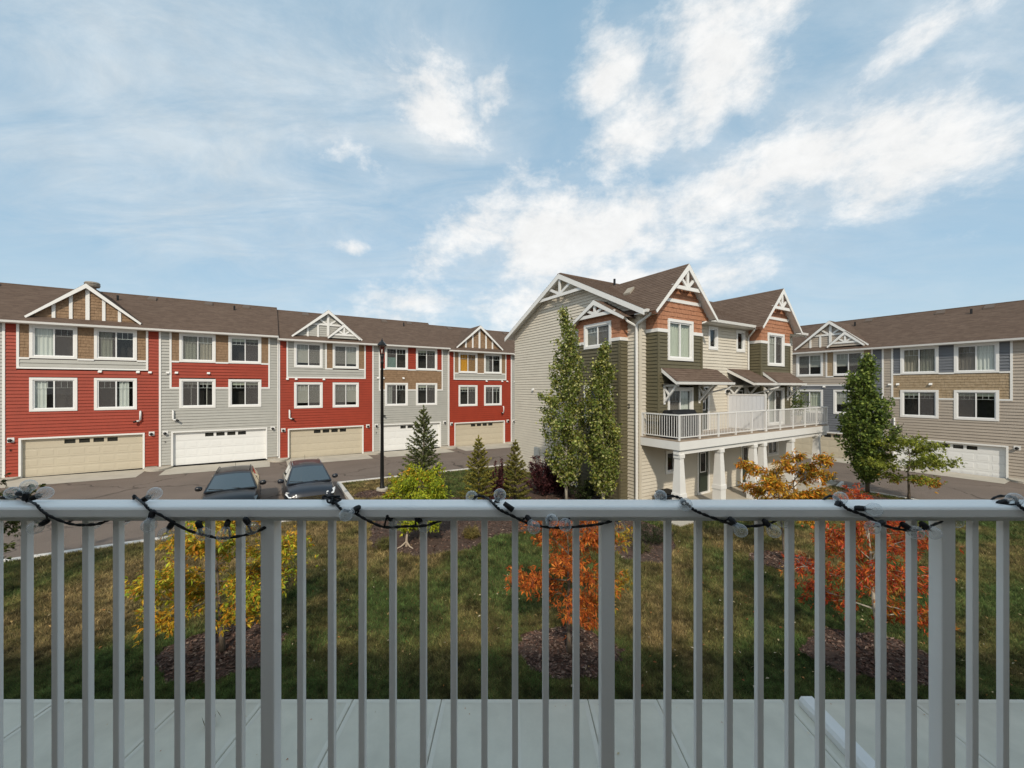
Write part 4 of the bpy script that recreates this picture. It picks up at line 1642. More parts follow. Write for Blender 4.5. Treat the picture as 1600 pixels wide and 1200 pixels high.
    # tapered columns
    for x in (0.22, 2.9, 5.55, 6.38, 9.1, 12.0):
        yc = dy + 0.2
        c = MB()

        def fr(h0, w0, h1, w1):
            a = [(x - w0, yc - w0, h0), (x + w0, yc - w0, h0), (x + w0, yc + w0, h0), (x - w0, yc + w0, h0)]
            b = [(x - w1, yc - w1, h1), (x + w1, yc - w1, h1), (x + w1, yc + w1, h1), (x - w1, yc + w1, h1)]
            c.hexa([a[0], a[1], b[1], b[0], a[3], a[2], b[2], b[3]])
        fr(0.92, 0.178, 2.28, 0.118)
        col = c.build('column', WHITE, deck)
        c = MB()
        fr(-0.1, 0.185, 0.74, 0.185)
        fr(0.745, 0.21, 0.92, 0.20)
        fr(2.28, 0.15, 2.425, 0.15)
        each(c, 'column_base', WHITE, deck)
    sc = MB()
    sx = 6.42
    sc.box(sx - .035, sx + .035, -1.86, -1.79, 2.97, 4.72)
    sc.box(sx - .035, sx + .035, -0.10, -0.03, 2.97, 4.72)
    sc.box(sx - .03, sx + .03, -1.79, -0.10, 4.63, 4.70)
    sc.box(sx - .03, sx + .03, -1.79, -0.10, 3.0, 3.06)
    scr = sc.build('privacy_screen', RAILP2, t)
    nb = 9
    for k in range(nb):
        p = MB()
        y0 = -1.79 + 1.69 * k / nb
        p.box(sx - .012, sx + .012, y0 + .004, -1.79 + 1.69 * (k + 1) / nb - .004, 3.06, 4.63)
        p.build('panel', SCREEN, scr)
    # --- meter box, vent, number
    b = MB()
    b.fbox(GL, -7.65, -7.2, 0.0, 0.16, 1.05, 1.55)
    mb_ = b.build('meter_box', GREYMETAL, t)
    b = MB()
    b.tube([GL.p(-7.35, 0.06, 1.05), GL.p(-7.35, 0.06, -0.1)], 0.03, 6)
    b.tube([GL.p(-7.52, 0.06, 1.05), GL.p(-7.52, 0.06, -0.1)], 0.02, 6)
    b.tube([GL.p(-6.9, 0.08, 0.9), GL.p(-6.9, 0.08, -0.1)], 0.022, 6)
    each(b, 'conduit', GREYMETAL, mb_)
    vent_hood(t, GL, -7.9, 4.85)
    house_number(t, GL, -0.60, 4.10, '3', 0.26)
    l = wall_lamp(t, F, 6.28, 4.85)
    return t


cream_house()

# ------------------------------------------------------------------ ground, lanes, kerbs, walks
def sheet(name, pts, z, material, kind='structure', thick=None):
    """flat tilted sheet from world-plan points; z above the falling ground"""
    mb = MB()
    top = [(p[0], p[1], G(p[0], p[1]) + z) for p in pts]
    if thick:
        bot = [(p[0], p[1], q[2] - thick) for p, q in zip(pts, top)]
        n = len(pts)
        b = len(mb.v)
        mb.v += top + bot
        mb.f.append(tuple(range(b, b + n)))
        for i in range(n):
            j = (i + 1) % n
            mb.f.append((b + i, b + n + i, b + n + j, b + j))
    else:
        mb.poly(top)
    o = mb.build(name, material, kind=kind)
    return o


def wv(u, v):
    p = W(u, v)
    return (p.x, p.y)


def rect_uv(u0, u1, v0, v1):
    return [wv(u0, v0), wv(u1, v0), wv(u1, v1), wv(u0, v1)]


sheet('ground', [(-300, -300), (300, -300), (300, 300), (-300, 300)], -0.02, DIRTC)
sheet('road', rect_uv(-70, 37.2, -45, 32.3), 0.0, ASPHALT)
LZ = 0.10
lawn_pts = [wv(-60, 16.95), wv(3.15, 16.95), wv(3.15, 22.45), wv(13.8, 22.45), wv(25.5, 21.0), wv(25.5, -40), wv(-60, -40)]
sheet('lawn', lawn_pts, LZ, LAWN)
# concrete aprons in front of the garages
for i in range(7):
    sheet('driveway', rect_uv(-18.46 + i * UW + 0.45, -18.46 + i * UW + 5.85, 29.7, V0 - 0.02), 0.012, CONC)
for i in range(-1, 3):
    v1 = 16.8 - i * UW
    sheet('driveway', rect_uv(35.1, U0R - 0.02, v1 - 5.85, v1 - 0.45), 0.012, CONC)


def kerb(name, path, w=0.20, h=0.15):
    mb = MB()
    P = [Vector((*p, 0)) for p in path]
    for i in range(len(P) - 1):
        a, b = P[i], P[i + 1]
        d = (b - a).normalized()
        nrm = Vector((-d.y, d.x, 0)) * w / 2
        q = []
        for s in (a - nrm, b - nrm, b + nrm, a + nrm):
            q.append(s)
        lo = [(s.x, s.y, G(s.x, s.y) - 0.1) for s in q]
        hi = [(s.x, s.y, G(s.x, s.y) + h) for s in q]
        mb.hexa([lo[0], lo[1], lo[2], lo[3], hi[0], hi[1], hi[2], hi[3]])
    return mb.build(name, KERB, kind='structure', bevel=0.02)


kerb('kerb', [wv(-60, 16.95), wv(3.23, 16.95)])
kerb('kerb', [wv(3.15, 17.03), wv(3.15, 22.37)])
kerb('kerb', [wv(3.07, 22.45), wv(13.6, 22.45)])
kerb('kerb', [wv(25.5, -40), wv(25.5, 8.9)], 0.14)
kerb('kerb', [wv(25.5, 8.9), wv(27.0, 9.2)], 0.14)


def bump_bed(c, ax, nrm, hw=0.66, dep=1.15):
    """rounded planting pocket between two garage doors"""
    mb = MB()
    pts = []
    for k in range(13):
        t = PI * k / 12
        pts.append((c.x + ax.x * hw * math.cos(t) + nrm.x * dep * math.sin(t), c.y + ax.y * hw * math.cos(t) + nrm.y * dep * math.sin(t)))
    top = [(p[0], p[1], G(*p) + 0.11) for p in pts]
    bot = [(p[0], p[1], G(*p) - 0.05) for p in pts]
    n = len(pts)
    mb.v += top + bot
    mb.f.append(tuple(range(n)))
    for i in range(n):
        j = (i + 1) % n
        mb.f.append((i, n + i, n + j, j))
    return mb.build('planting_pocket', CONC, kind='structure')


for i in range(1, 7):
    bump_bed(W(-18.46 + i * UW, V0 - 0.02), W(1, 0), W(0, -1))
for i in range(0, 3):
    bump_bed(W(U0R - 0.02, 16.8 - i * UW), W(0, 1), W(-1, 0))

# front walk under our balcony: slabs with tooled edges and joints
walk = bpy.data.objects.new('sidewalk', None)
COL.objects.link(walk)
walk['kind'] = 'structure'
jx = [-14.2, -12.7, -11.3, -9.8, -8.4, -7.05, -5.1, -3.86, -2.5, -1.11, 0.05, 1.2, 2.3, 4.3, 6.34, 8.2, 10.1, 12, 14, 16, 18]
for a, b in zip(jx[:-1], jx[1:]):
    mb = MB()
    y0, y1 = 4.7, 6.305
    g = 0.0035
    P = []
    for x, y in ((a + g, y0), (b - g, y0), (b - g, y1 + .0106 * b), (a + g, y1 + .0106 * a)):
        P.append(Vector((x, y, G(x, y) + LZ + 0.035)))
    lo = [p - Vector((0, 0, 0.12)) for p in P]
    mb.hexa([lo[0], lo[1], lo[2], lo[3], P[0], P[1], P[2], P[3]])
    s = mb.build('slab', CONC_WALK, walk, bevel=0.008)
    e = MB()
    w = 0.07
    for (xa, xb, ya, yb) in ((a + g + .01, b - g - .01, y1 - w - .01, y1 - .01), (a + g + .01, a + g + w, y0 + .02, y1 - w - .012), (b - g - w, b - g - .01, y0 + .02, y1 - w - .012)):
        e.poly([(x, y, G(x, y) + LZ + 0.039) for x, y in ((xa, ya + (.0106 * xa if ya > 6 else 0)), (xb, ya + (.0106 * xb if ya > 6 else 0)), (xb, yb + .0106 * xb), (xa, yb + .0106 * xa))])
    e.build('tooled_edge', CONC_EDGE, s)
sheet('gravel_strip', [(-16, -1), (20, -1), (20, 4.7), (-16, 4.7)], LZ + 0.01, FOUND)
sheet('patio', rect_uv(12.75, 26.3, 9.15, 11.48), LZ + 0.05, CONC, thick=0.2)
sheet('walk_to_lane', rect_uv(25.2, 27.0, 9.5, 10.7), LZ + 0.045, CONC, thick=0.2)

def gz(x, y):
    return G(x, y) + LZ


# ------------------------------------------------------------------ our own unseen house behind the camera, shaped for its shade, and its balcony rail
def own_house():
    t = thing('townhouse', 'unseen olive townhouse carrying the white railed balcony, shaped to shade rail and near lawn', 'townhouse', (0, 0, 0))
    F = F3((0, -0.75, 0), (1, 0, 0), (0, -1, 0))
    B = F3((0, -0.75, 0), (-1, 0, 0), (0, 1, 0))
    m = MB()
    siding(m, B, 0.0, 6.1, (-26, 15), [(-1.6, 1.6, 3.6, 5.75)], lap=0.13)
    m.build('siding', OLIVE, t, kind='stuff')  # unseen wall, dark colour chosen to keep the rail's near faces dim
    c = MB()
    c.box(-15, 26, -11.0, -1.4, -0.3, 6.1)
    c.build('shell', OLIVE, t)
    r = MB()
    roof_box(r, [(-15.4, -0.2, 6.12), (26.4, -0.2, 6.12), (26.4, -5.9, 8.4), (-15.4, -5.9, 8.4)])  # low eave set by how far its shadow reaches over rail and lawn
    roof_box(r, [(26.4, -11.6, 6.12), (-15.4, -11.6, 6.12), (-15.4, -5.9, 8.4), (26.4, -5.9, 8.4)])
    r.box(-15.4, 26.4, -0.75, -0.2, 5.97, 6.01)
    r.build('roof', WHITE, t)
    d = MB()
    d.box(-3.4, 3.4, -0.74, 1.45, 3.36, 3.57)
    d.build('balcony_floor', DECKF, t)
    window(t, B, -1.55, 1.55, 3.6, 5.7, dress='none', trim=0.12, grille=False)


own_house()

RT = 4.64                                   # top of the rail
rail = thing('balcony_rail', 'white metal balcony rail with square pickets across the foreground', 'railing', (0, 1.25, 3.57))


def rloc(x, y, z):
    return (x, y - 1.25, z - 3.57)


rb = MB()
x0, x1 = -3.3, 3.3
prof = [(1.208, RT - .034), (1.205, RT - .030), (1.205, RT - .009), (1.209, RT - .003), (1.217, RT), (1.283, RT), (1.291, RT - .003), (1.295, RT - .009), (1.295, RT - .030), (1.292, RT - .034)]
rb.prism(F3((0, -1.25, -3.57), (0, 1, 0), (1, 0, 0)), prof, x0, x1)
top = rb.build('top_rail', RAILP, rail)
rb = MB()
rb.prism(F3((0, -1.25, -3.57), (0, 1, 0), (1, 0, 0)), [(1.222, RT - .048), (1.222, RT - .0345), (1.278, RT - .0345), (1.278, RT - .048)], x0, x1)
rb.build('channel', RAILP, top)
rb = MB()
rb.prism(F3((0, -1.25, -3.57), (0, 1, 0), (1, 0, 0)), [(1.23, 3.66), (1.23, 3.695), (1.27, 3.695), (1.27, 3.66)], x0, x1)
rb.build('bottom_rail', RAILP, rail)
PX0, PSP = -0.756, 1.0525
bal = None
for k in range(-2, 4):
    px = PX0 + PSP * k
    p = MB()
    p.box(-0.021, 0.021, -0.021, 0.021, 0.0, RT - .048 - 3.57)
    p.build('post', RAILP, rail, loc=(px, 0, 0), bevel=0.003)
    for q in range(1, 11):
        if bal is None:
            b = MB()
            b.box(-0.0098, 0.0098, -0.0098, 0.0098, 0.125, RT - .048 - 3.57)
            bal = b.build('baluster', RAILP, rail, loc=(px + PSP * q / 11, 0, 0), bevel=0.002)
        else:
            o = bal.copy()
            COL.objects.link(o)
            o.location = (px + PSP * q / 11, 0, 0)

# ------------------------------------------------------------------ string of bulbs wound round the rail
lights = thing('string_lights', 'black cord of clear round bulbs wound around the balcony rail', 'string lights', (0, 1.25, RT))


def sp(px, py, Y):
    return Vector(((px - 800) / 622 * Y, Y - 1.25, 5 - (py - 606) * Y / 622 - RT))


def catmull(P, n=6):
    out = []
    P = [P[0]] + P + [P[-1]]
    for i in range(1, len(P) - 2):
        for k in range(n):
            t = k / n
            a, b, c, d = P[i - 1], P[i], P[i + 1], P[i + 2]
            out.append(0.5 * ((2 * b) + (c - a) * t + (2 * a - 5 * b + 4 * c - d) * t * t + (3 * b - a - 3 * c + d) * t ** 3))
    out.append(P[-2])
    return out


wraps = [  # (x on the picture's scale at the crossing of the top edge, run of the cord along the face, where it goes under)
    (-70, [(-70, -40, 0, 30)]), (46, None), (226, None), (527, None), (775, None), (1072, None), (1312, None), (1592, None)]
cord_pts = []


def wrap(top_back, top_front, face, low, under):
    z_t = 0.006
    P = []
    X = lambda px, Y: (px - 800) / 622 * Y
    for px in top_back:
        P.append(Vector((X(px, 1.30), 0.035, z_t)))
    P.append(Vector((X(top_front, 1.21), -0.040, z_t + .001)))
    P.append(Vector((X(top_front + 9, 1.20), -0.052, -0.006)))
    for px, dz in face:
        P.append(Vector((X(px, 1.195), -0.053, dz)))
    for px, dz in low:
        P.append(Vector((X(px, 1.21), -0.036, dz)))
    for px, dz in under:
        P.append(Vector((X(px, 1.26), 0.02, dz)))
    return P


allp = []
allp += wrap([-60, 20, 40], 56, [(80, -0.028)], [(112, -0.056), (150, -0.055)], [(172, -0.056), (200, -0.058)])
allp += wrap([216, 220], 226, [(250, -0.022)], [(290, -0.072), (326, -0.092), (352, -0.098), (400, -0.078)], [(440, -0.055), (500, -0.052)])
allp += wrap([508, 518], 526, [(552, -0.014), (572, -0.036)], [(600, -0.064), (635, -0.062), (668, -0.058)], [(700, -0.054), (730, -0.053)])
allp += wrap([742, 760], 772, [(800, -0.024)], [(830, -0.056), (868, -0.066), (908, -0.062), (945, -0.052)], [(975, -0.052), (1000, -0.052)])
allp += wrap([1036, 1058], 1074, [(1100, -0.020)], [(1135, -0.050), (1160, -0.062), (1200, -0.056)], [(1225, -0.055), (1262, -0.052)])
allp += wrap([1285, 1300], 1316, [(1352, -0.024)], [(1385, -0.060), (1420, -0.074), (1450, -0.068), (1462, -0.056)], [(1500, -0.054), (1530, -0.052)])
allp += wrap([1545, 1575], 1590, [(1620, -0.02)], [(1650, -0.06), (1700, -0.06)], [(1760, -0.055)])
cp = catmull(allp, 7)
# two strands twisted round each other
for ph in (0, PI):
    pts = []
    for i, p in enumerate(cp):
        t = i * 1.1 + ph
        pts.append(p + Vector((0.0022 * math.cos(t), 0.0018 * math.cos(t + 1.3), 0.0026 * math.sin(t))))
    c = MB()
    c.tube(pts, 0.0029, 6)
    c.build('cord', BLACKRUB, lights, smooth=True)


def bulb(px, py, Y, d, tilt_up=0.0, r=0.0195):
    """bulb glass centred where the photo shows it; d = direction from socket to glass"""
    c = sp(px, py, Y)
    d = Vector(d).normalized()
    base = c - d * 0.023
    g = MB()
    prof = [(0.0085, 0.0)]
    for k in range(1, 12):
        t = PI * (0.13 + 0.87 * k / 12)
        prof.append((r * math.sin(t), 0.023 - r * math.cos(t)))
    prof.append((0.001, 0.023 + r))
    g.lathe(base, prof, 16, d)
    b = g.build('bulb', BULBGLASS, lights, smooth=True)
    s_ = MB()
    s_.lathe(base, [(0.0075, 0.004), (0.0082, -0.001), (0.0085, -0.012), (0.007, -0.020), (0.0036, -0.023)], 12, d)
    s_.build('socket', BLACKRUB, b, smooth=True)
    f = MB()
    f.lathe(base, [(0.004, 0.0), (0.003, 0.012), (0.001, 0.018)], 6, d)
    f.tube([base + d * 0.016, base + d * 0.026 + d.orthogonal() * 0.006, base + d * 0.03, base + d * 0.026 - d.orthogonal() * 0.006, base + d * 0.016], 0.0006, 4)
    f.build('filament', mat('filament_stem', (0.45, 0.42, 0.38), 0.3), b)
    # lead back to the cord
    e = base - d * 0.023
    near = min(cp, key=lambda q: (q - e).length)
    l = MB()
    l.tube([e + d * 0.004, (e + near) / 2 + Vector((0, 0, -0.003)), near], 0.0028, 5)
    l.build('lead', BLACKRUB, b, smooth=True)


for a in [
    (20, 770, 1.285, (-1, 0.1, 0.05)), (45, 759, 1.25, (0.05, 0.2, 1)), (71, 770, 1.25, (1, 0.1, 0.45)), (56, 824, 1.22, (-0.9, 0, -0.5)), (147, 817, 1.28, (0.8, 0, -0.5)),
    (193, 811, 1.29, (0.7, 0.1, -0.6)), (242, 771, 1.25, (0.9, 0.1, 0.55)), (233, 821, 1.19, (-0.1, -0.2, -1)), (259, 834, 1.21, (-0.5, 0, -0.8)), (318, 834, 1.205, (0.2, 0.3, -1)),
    (350, 836, 1.205, (0.0, -0.5, -1)), (394, 825, 1.21, (0.2, 0.6, -1)), (541, 804, 1.17, (-0.6, -0.6, -0.3)), (617, 818, 1.23, (0.4, 0.5, -0.8)), (663, 822, 1.23, (0.5, 0.4, -0.8)),
    (737, 776, 1.30, (-0.2, 0.6, 0.55)), (781, 773, 1.24, (0.3, -0.5, 0.8)), (834, 824, 1.19, (0.5, -0.5, -0.7)), (862, 813, 1.18, (0.1, -1, 0.1)), (883, 820, 1.19, (-0.3, -0.8, -0.3)),
    (968, 822, 1.23, (0.4, -0.3, -0.8)), (1032, 775, 1.28, (-0.5, -0.5, 0.5)), (1071, 788, 1.18, (-0.2, -1, 0.1)), (1157, 829, 1.18, (0.5, -0.4, -0.7)), (1209, 830, 1.205, (0.6, -0.1, -0.7)),
    (1224, 815, 1.26, (0.2, 0.4, -0.8)), (1313, 778, 1.24, (0.4, 0.3, 0.3)), (1366, 796, 1.175, (0.8, -0.5, 0.05)), (1363, 824, 1.19, (-0.9, -0.2, -0.3)), (1431, 832, 1.205, (0.7, -0.2, -0.5)),
    (1458, 832, 1.205, (0.7, -0.1, -0.6)), (1493, 815, 1.27, (0.6, 0.3, -0.6)), (1585, 780, 1.23, (0.7, -0.2, 0.3))]:
    bulb(*a)
# a loose knot of cord and a plug on the rail
k = MB()
kx = sp(522, 772, 1.235).x
rg = random.Random(5)
pts = [Vector((kx + rg.uniform(-.018, .018), -0.02 + rg.uniform(-.02, .02), 0.006 + rg.uniform(0, .018))) for _ in range(16)]
k.tube(catmull(pts, 4), 0.003, 5)
k.build('cord_knot', BLACKRUB, lights, smooth=True)
k = MB()
a = sp(794, 790, 1.195)
k.tube([a + Vector((-.012, -.003, .008)), a + Vector((.014, -.003, -.012))], [0.007, 0.009], 8)
k.build('cord_splice', BLACKRUB, lights, smooth=True)

# downspout extension lying across the walk
ds = MB()
xx, y0, y1 = 4.60, 4.2, 6.22
zz = gz(xx, 5.5) + 0.042
ds.prism(F3((xx, 0, 0), (1, 0, 0), (0, 1, 0)), [(-.115, zz), (-.12, zz + .09), (-.085, zz + .14), (.085, zz + .14), (.12, zz + .09), (.115, zz)], y0, y1)
o = ds.build('downspout_extension', WHITE)
tag(o, 'white downspout extension lying across the concrete walk', 'downspout')

# ------------------------------------------------------------------ street lamp
def street_lamp():
    x, y = -6.26, 19.19
    t = thing('street_lamp', 'tall black street lamp with lantern head on a concrete footing', 'street lamp', (x, y, gz(x, y)))
    m = MB()
    m.lathe((0, 0, -0.2), [(0.27, 0), (0.27, 0.33), (0.25, 0.36), (0.05, 0.36)], 20)
    m.build('footing', CONC, t)
    m = MB()
    m.lathe((0, 0, 0.14), [(0.13, 0), (0.13, 0.05), (0.095, 0.10), (0.088, 0.9), (0.062, 6.0), (0.08, 6.02), (0.08, 6.10), (0.06, 6.14), (0.085, 6.3), (0.095, 6.42), (0.06, 6.46)], 16)
    m.build('pole', BLACK, t, smooth=True)
    z = 6.60
    m = MB()
    for k in range(6):
        a = PI / 3 * k
        c, s_ = math.cos(a), math.sin(a)
        m.tube([(0.09 * c, 0.09 * s_, z - .02), (0.19 * c, 0.19 * s_, z + .42)], 0.012, 5)
    m.lathe((0, 0, z - .04), [(0.10, 0), (0.11, .03), (0.09, .05)], 6)
    m.lathe((0, 0, z + .41), [(0.20, 0), (0.235, .02), (0.21, .05), (0.12, .17), (0.05, .22), (0.04, .25), (0.05, .27), (0.02, .30), (0.012, .36)], 6)
    h = m.build('lantern', BLACK, t)
    m = MB()
    m.lathe((0, 0, z), [(0.088, 0), (0.18, .40)], 6)
    m.build('lantern_glass', LAMPGLASS, h)
    m = MB()
    m.lathe((0, 0, z + .02), [(0.03, 0), (0.045, .08), (0.03, .2), (0.01, .22)], 10)
    m.build('lamp_core', PVC, h, smooth=True)


street_lamp()

# ------------------------------------------------------------------ covered barbecue, condenser, potted plant by the cream house
def barbecue():
    t = thing('barbecue', 'barbecue under a black cover on the white balcony', 'barbecue', W(13.4 + 0.95, 11.5 - 1.15, 2.966), TH)
    m = MB()
    P = [(-0.70, -.36), (0.85, -.36), (0.85, .36), (-0.70, .36)]
    rings = [(0.0, 1.0), (0.75, 0.98), (0.84, 0.95), (0.98, .80), (1.10, .62), (1.13, .5)]
    rgn = random.Random(2)
    b = []
    for z, sc in rings:
        ring = []
        for i in range(4):
            p, q = P[i], P[(i + 1) % 4]
            for k in range(6):
                f = k / 6
                ring.append(((p[0] + (q[0] - p[0]) * f) * (0.85 + 0.15 * sc) + rgn.uniform(-.012, .012), (p[1] + (q[1] - p[1]) * f) * sc + rgn.uniform(-.015, .015), z))
        b.append(ring)
    for r_ in b:
        m.v += r_
    n = 24
    for i in range(len(b) - 1):
        for k in range(n):
            k2 = (k + 1) % n
            m.f.append((i * n + k, i * n + k2, (i + 1) * n + k2, (i + 1) * n + k))
    m.f.append(tuple((len(b) - 1) * n + k for k in range(n)))
    m.build('cover', COVER, t, smooth=True)
    m = MB()
    m.tube([(-0.3, -.34, .78), (0.5, -.34, .78)], 0.014, 6)
    m.build('handle', COVER, t)


barbecue()


def condenser():
    x, y = W(14.25, 10.75).x, W(14.25, 10.75).y
    t = thing('air_conditioner', 'dark air conditioner condenser on the patio behind the first white column', 'air conditioner', (x, y, gz(x, y) - .04), TH)
    m = MB()
    m.box(-.36, .36, -.36, .36, .04, .74)
    m.build('casing', mat('dark_condenser_paint', (0.05, 0.045, 0.04), 0.6), t, bevel=0.02)
    m = MB()
    m.box(-.38, .38, -.38, .38, .742, .80)
    m.build('top_cover', BLACK, t, bevel=0.015)
    m = MB()
    for k in range(9):
        m.box(-.32, .32, -.372, -.362, .10 + k * .07, .13 + k * .07)
    m.build('louvres', BLACK, t, kind='stuff')


condenser()

# ------------------------------------------------------------------ plants
def leaf_cloud(name, C, D, Nn, L, Wd, cols, material, parent, fold=0.25, kind=None):
    """C centres, D along-leaf directions, Nn leaf normals, L, Wd arrays -> one folded quad per leaf"""
    n = len(C)
    D = D / (np.linalg.norm(D, axis=1, keepdims=True) + 1e-9)
    S = np.cross(D, Nn)
    S = S / (np.linalg.norm(S, axis=1, keepdims=True) + 1e-9)
    U = np.cross(S, D)
    L = L[:, None]
    Wd = Wd[:, None]
    a = C - D * L * .5
    b = C + S * Wd * .5 + U * Wd * fold
    c = C + D * L * .5
    d = C - S * Wd * .5 + U * Wd * fold
    V = np.empty((n * 4, 3), np.float32)
    V[0::4], V[1::4], V[2::4], V[3::4] = a, b, c, d
    Fq = np.arange(n * 4, dtype=np.int32).reshape(n, 4)
    tri = np.empty((n * 2, 3), np.int32)
    tri[0::2] = Fq[:, [0, 1, 2]]
    tri[1::2] = Fq[:, [0, 2, 3]]
    cc = np.repeat(cols, 4, axis=0)
    return arr_mesh(name, V, tri, material, cc, parent, kind)


def seg_points(segs, n, rng, bias=None):
    A = np.array([s[0] for s in segs], np.float32)
    B = np.array([s[1] for s in segs], np.float32)
    ln = np.linalg.norm(B - A, axis=1)
    w = ln / ln.sum()
    idx = rng.choice(len(segs), n, p=w)
    t = rng.random(n)[:, None]
    return A[idx] + (B[idx] - A[idx]) * t, (B - A)[idx], idx


def mixcol(rng, n, pal, w=None, jit=0.18):
    pal = np.array(pal, np.float32)
    i = rng.choice(len(pal), n, p=w)
    c = pal[i] * (1 + rng.normal(0, jit, (n, 1)))
    return np.clip(c, 0.004, 1)


def broad_tree(name, label, cat, x, y, H, Rr, h0, nleaf, L, Wd, palf, seed, bark=BARK, tr=0.045, nb=12, up=(18, 55), multi=1, droop=0.5, prof=None, group=None, clump=0.10, sec=6, leanx=0.0, dens_lo=0.0):
    rg = random.Random(seed)
    rng = np.random.default_rng(seed)
    t = thing(name, label, cat, (x, y, gz(x, y) - 0.02), rg.uniform(0, 6.28) if not leanx else 0, group)
    wood = MB()
    segs = []
    stems = []
    for q in range(multi):
        a = 2 * PI * q / multi + rg.uniform(-.4, .4)
        sprd = 0.0 if multi == 1 else rg.uniform(.15, .35) * Rr
        P = []
        for k in range(7):
            f = k / 6
            P.append(Vector((math.cos(a) * sprd * f + rg.uniform(-.02, .02) * H * f + leanx * f, math.sin(a) * sprd * f + rg.uniform(-.02, .02) * H * f, H * 0.9 * f)))
        wood.tube(P, [tr * (1.25 if k == 0 else 1) * (1 - 0.85 * k / 6) / (1 if multi == 1 else 1.5) for k in range(7)], 8)
        stems.append(P)
    prof = prof or (lambda f: math.sin(PI * (0.18 + 0.74 * f)) ** 0.8)
    nbr = nb
    for i in range(nbr):
        P = stems[i % multi]
        f = (i + .5) / nbr
        h = h0 + (H * 0.88 - h0) * f
        kk = h / (H * 0.9) * 6
        i0 = min(5, int(kk))
        base = P[i0].lerp(P[i0 + 1], kk - i0)
        az = i * 2.399 + rg.uniform(-.5, .5)
        el = R(up[0] + (up[1] - up[0]) * f + rg.uniform(-10, 10))
        ln = Rr * prof(f) * rg.uniform(.8, 1.15)
        pts = [base]
        for k in range(1, 6):
            e = el * (1 - 0.5 * k / 5) + rg.uniform(-.12, .12)
            az += rg.uniform(-.16, .16)
            pts.append(pts[-1] + Vector((math.cos(az) * math.cos(e), math.sin(az) * math.cos(e), math.sin(e))) * (ln / 5 / max(.45, math.cos(e))))
        r0 = tr * .38 * (1 - .55 * f)
        wood.tube(pts, [r0 * (1 - .75 * k / 5) for k in range(6)], 5, cap=False)
        for k in range(2, 6):
            segs.append((pts[k - 1], pts[k]))
        for q in range(sec):
            g = rg.uniform(.3, 1.0)
            kk = g * 5
            i0 = min(4, int(kk))
            b = pts[i0].lerp(pts[i0 + 1], kk - i0)
            a2 = az + rg.choice((-1, 1)) * rg.uniform(.4, 1.2)
            l2 = ln * rg.uniform(.2, .45)
            e = rg.uniform(-.15, .5)
            m_ = b + Vector((math.cos(a2) * math.cos(e), math.sin(a2) * math.cos(e), math.sin(e))) * l2 * .55
            e -= .25
            c = m_ + Vector((math.cos(a2) * math.cos(e), math.sin(a2) * math.cos(e), math.sin(e))) * l2 * .45
            wood.tube([b, m_, c], [r0 * .35, r0 * .25, r0 * .12], 4, cap=False)
            segs += [(b, m_), (m_, c), (m_, c)]
    wood.build('trunk', bark, t, smooth=True)
    # leaflets hang in tufts of six or so from the twig tips
    nt_ = nleaf // 6
    T, Dr, idx = seg_points(segs, nt_, rng)
    T = T + rng.normal(0, clump, T.shape) * np.array([1, 1, .8])
    base = Dr / (np.linalg.norm(Dr, axis=1, keepdims=True) + 1e-6) * .7 + rng.normal(0, .45, T.shape)
    base[:, 2] -= droop
    base /= np.linalg.norm(base, axis=1, keepdims=True)
    tsz = rng.uniform(.6, 1.35, nt_)
    T, base, tsz = np.repeat(T, 6, axis=0), np.repeat(base, 6, axis=0), np.repeat(tsz, 6)
    nleaf = len(T)
    D = base + rng.normal(0, .52, T.shape)
    D /= np.linalg.norm(D, axis=1, keepdims=True)
    ll = L * rng.uniform(.55, 1.25, nleaf) * tsz
    C = T + D * ll[:, None] * .62
    Nn = rng.normal(0, .5, C.shape) + np.array([0, 0, 1.0])
    cols = palf(T, rng, idx)
    cols = np.clip(cols * np.repeat(rng.uniform(.72, 1.25, nt_), 6)[:, None], .004, 1)
    leaf_cloud('crown', C, D, Nn, ll, ll * Wd / L, cols, LEAF, t)
    return t


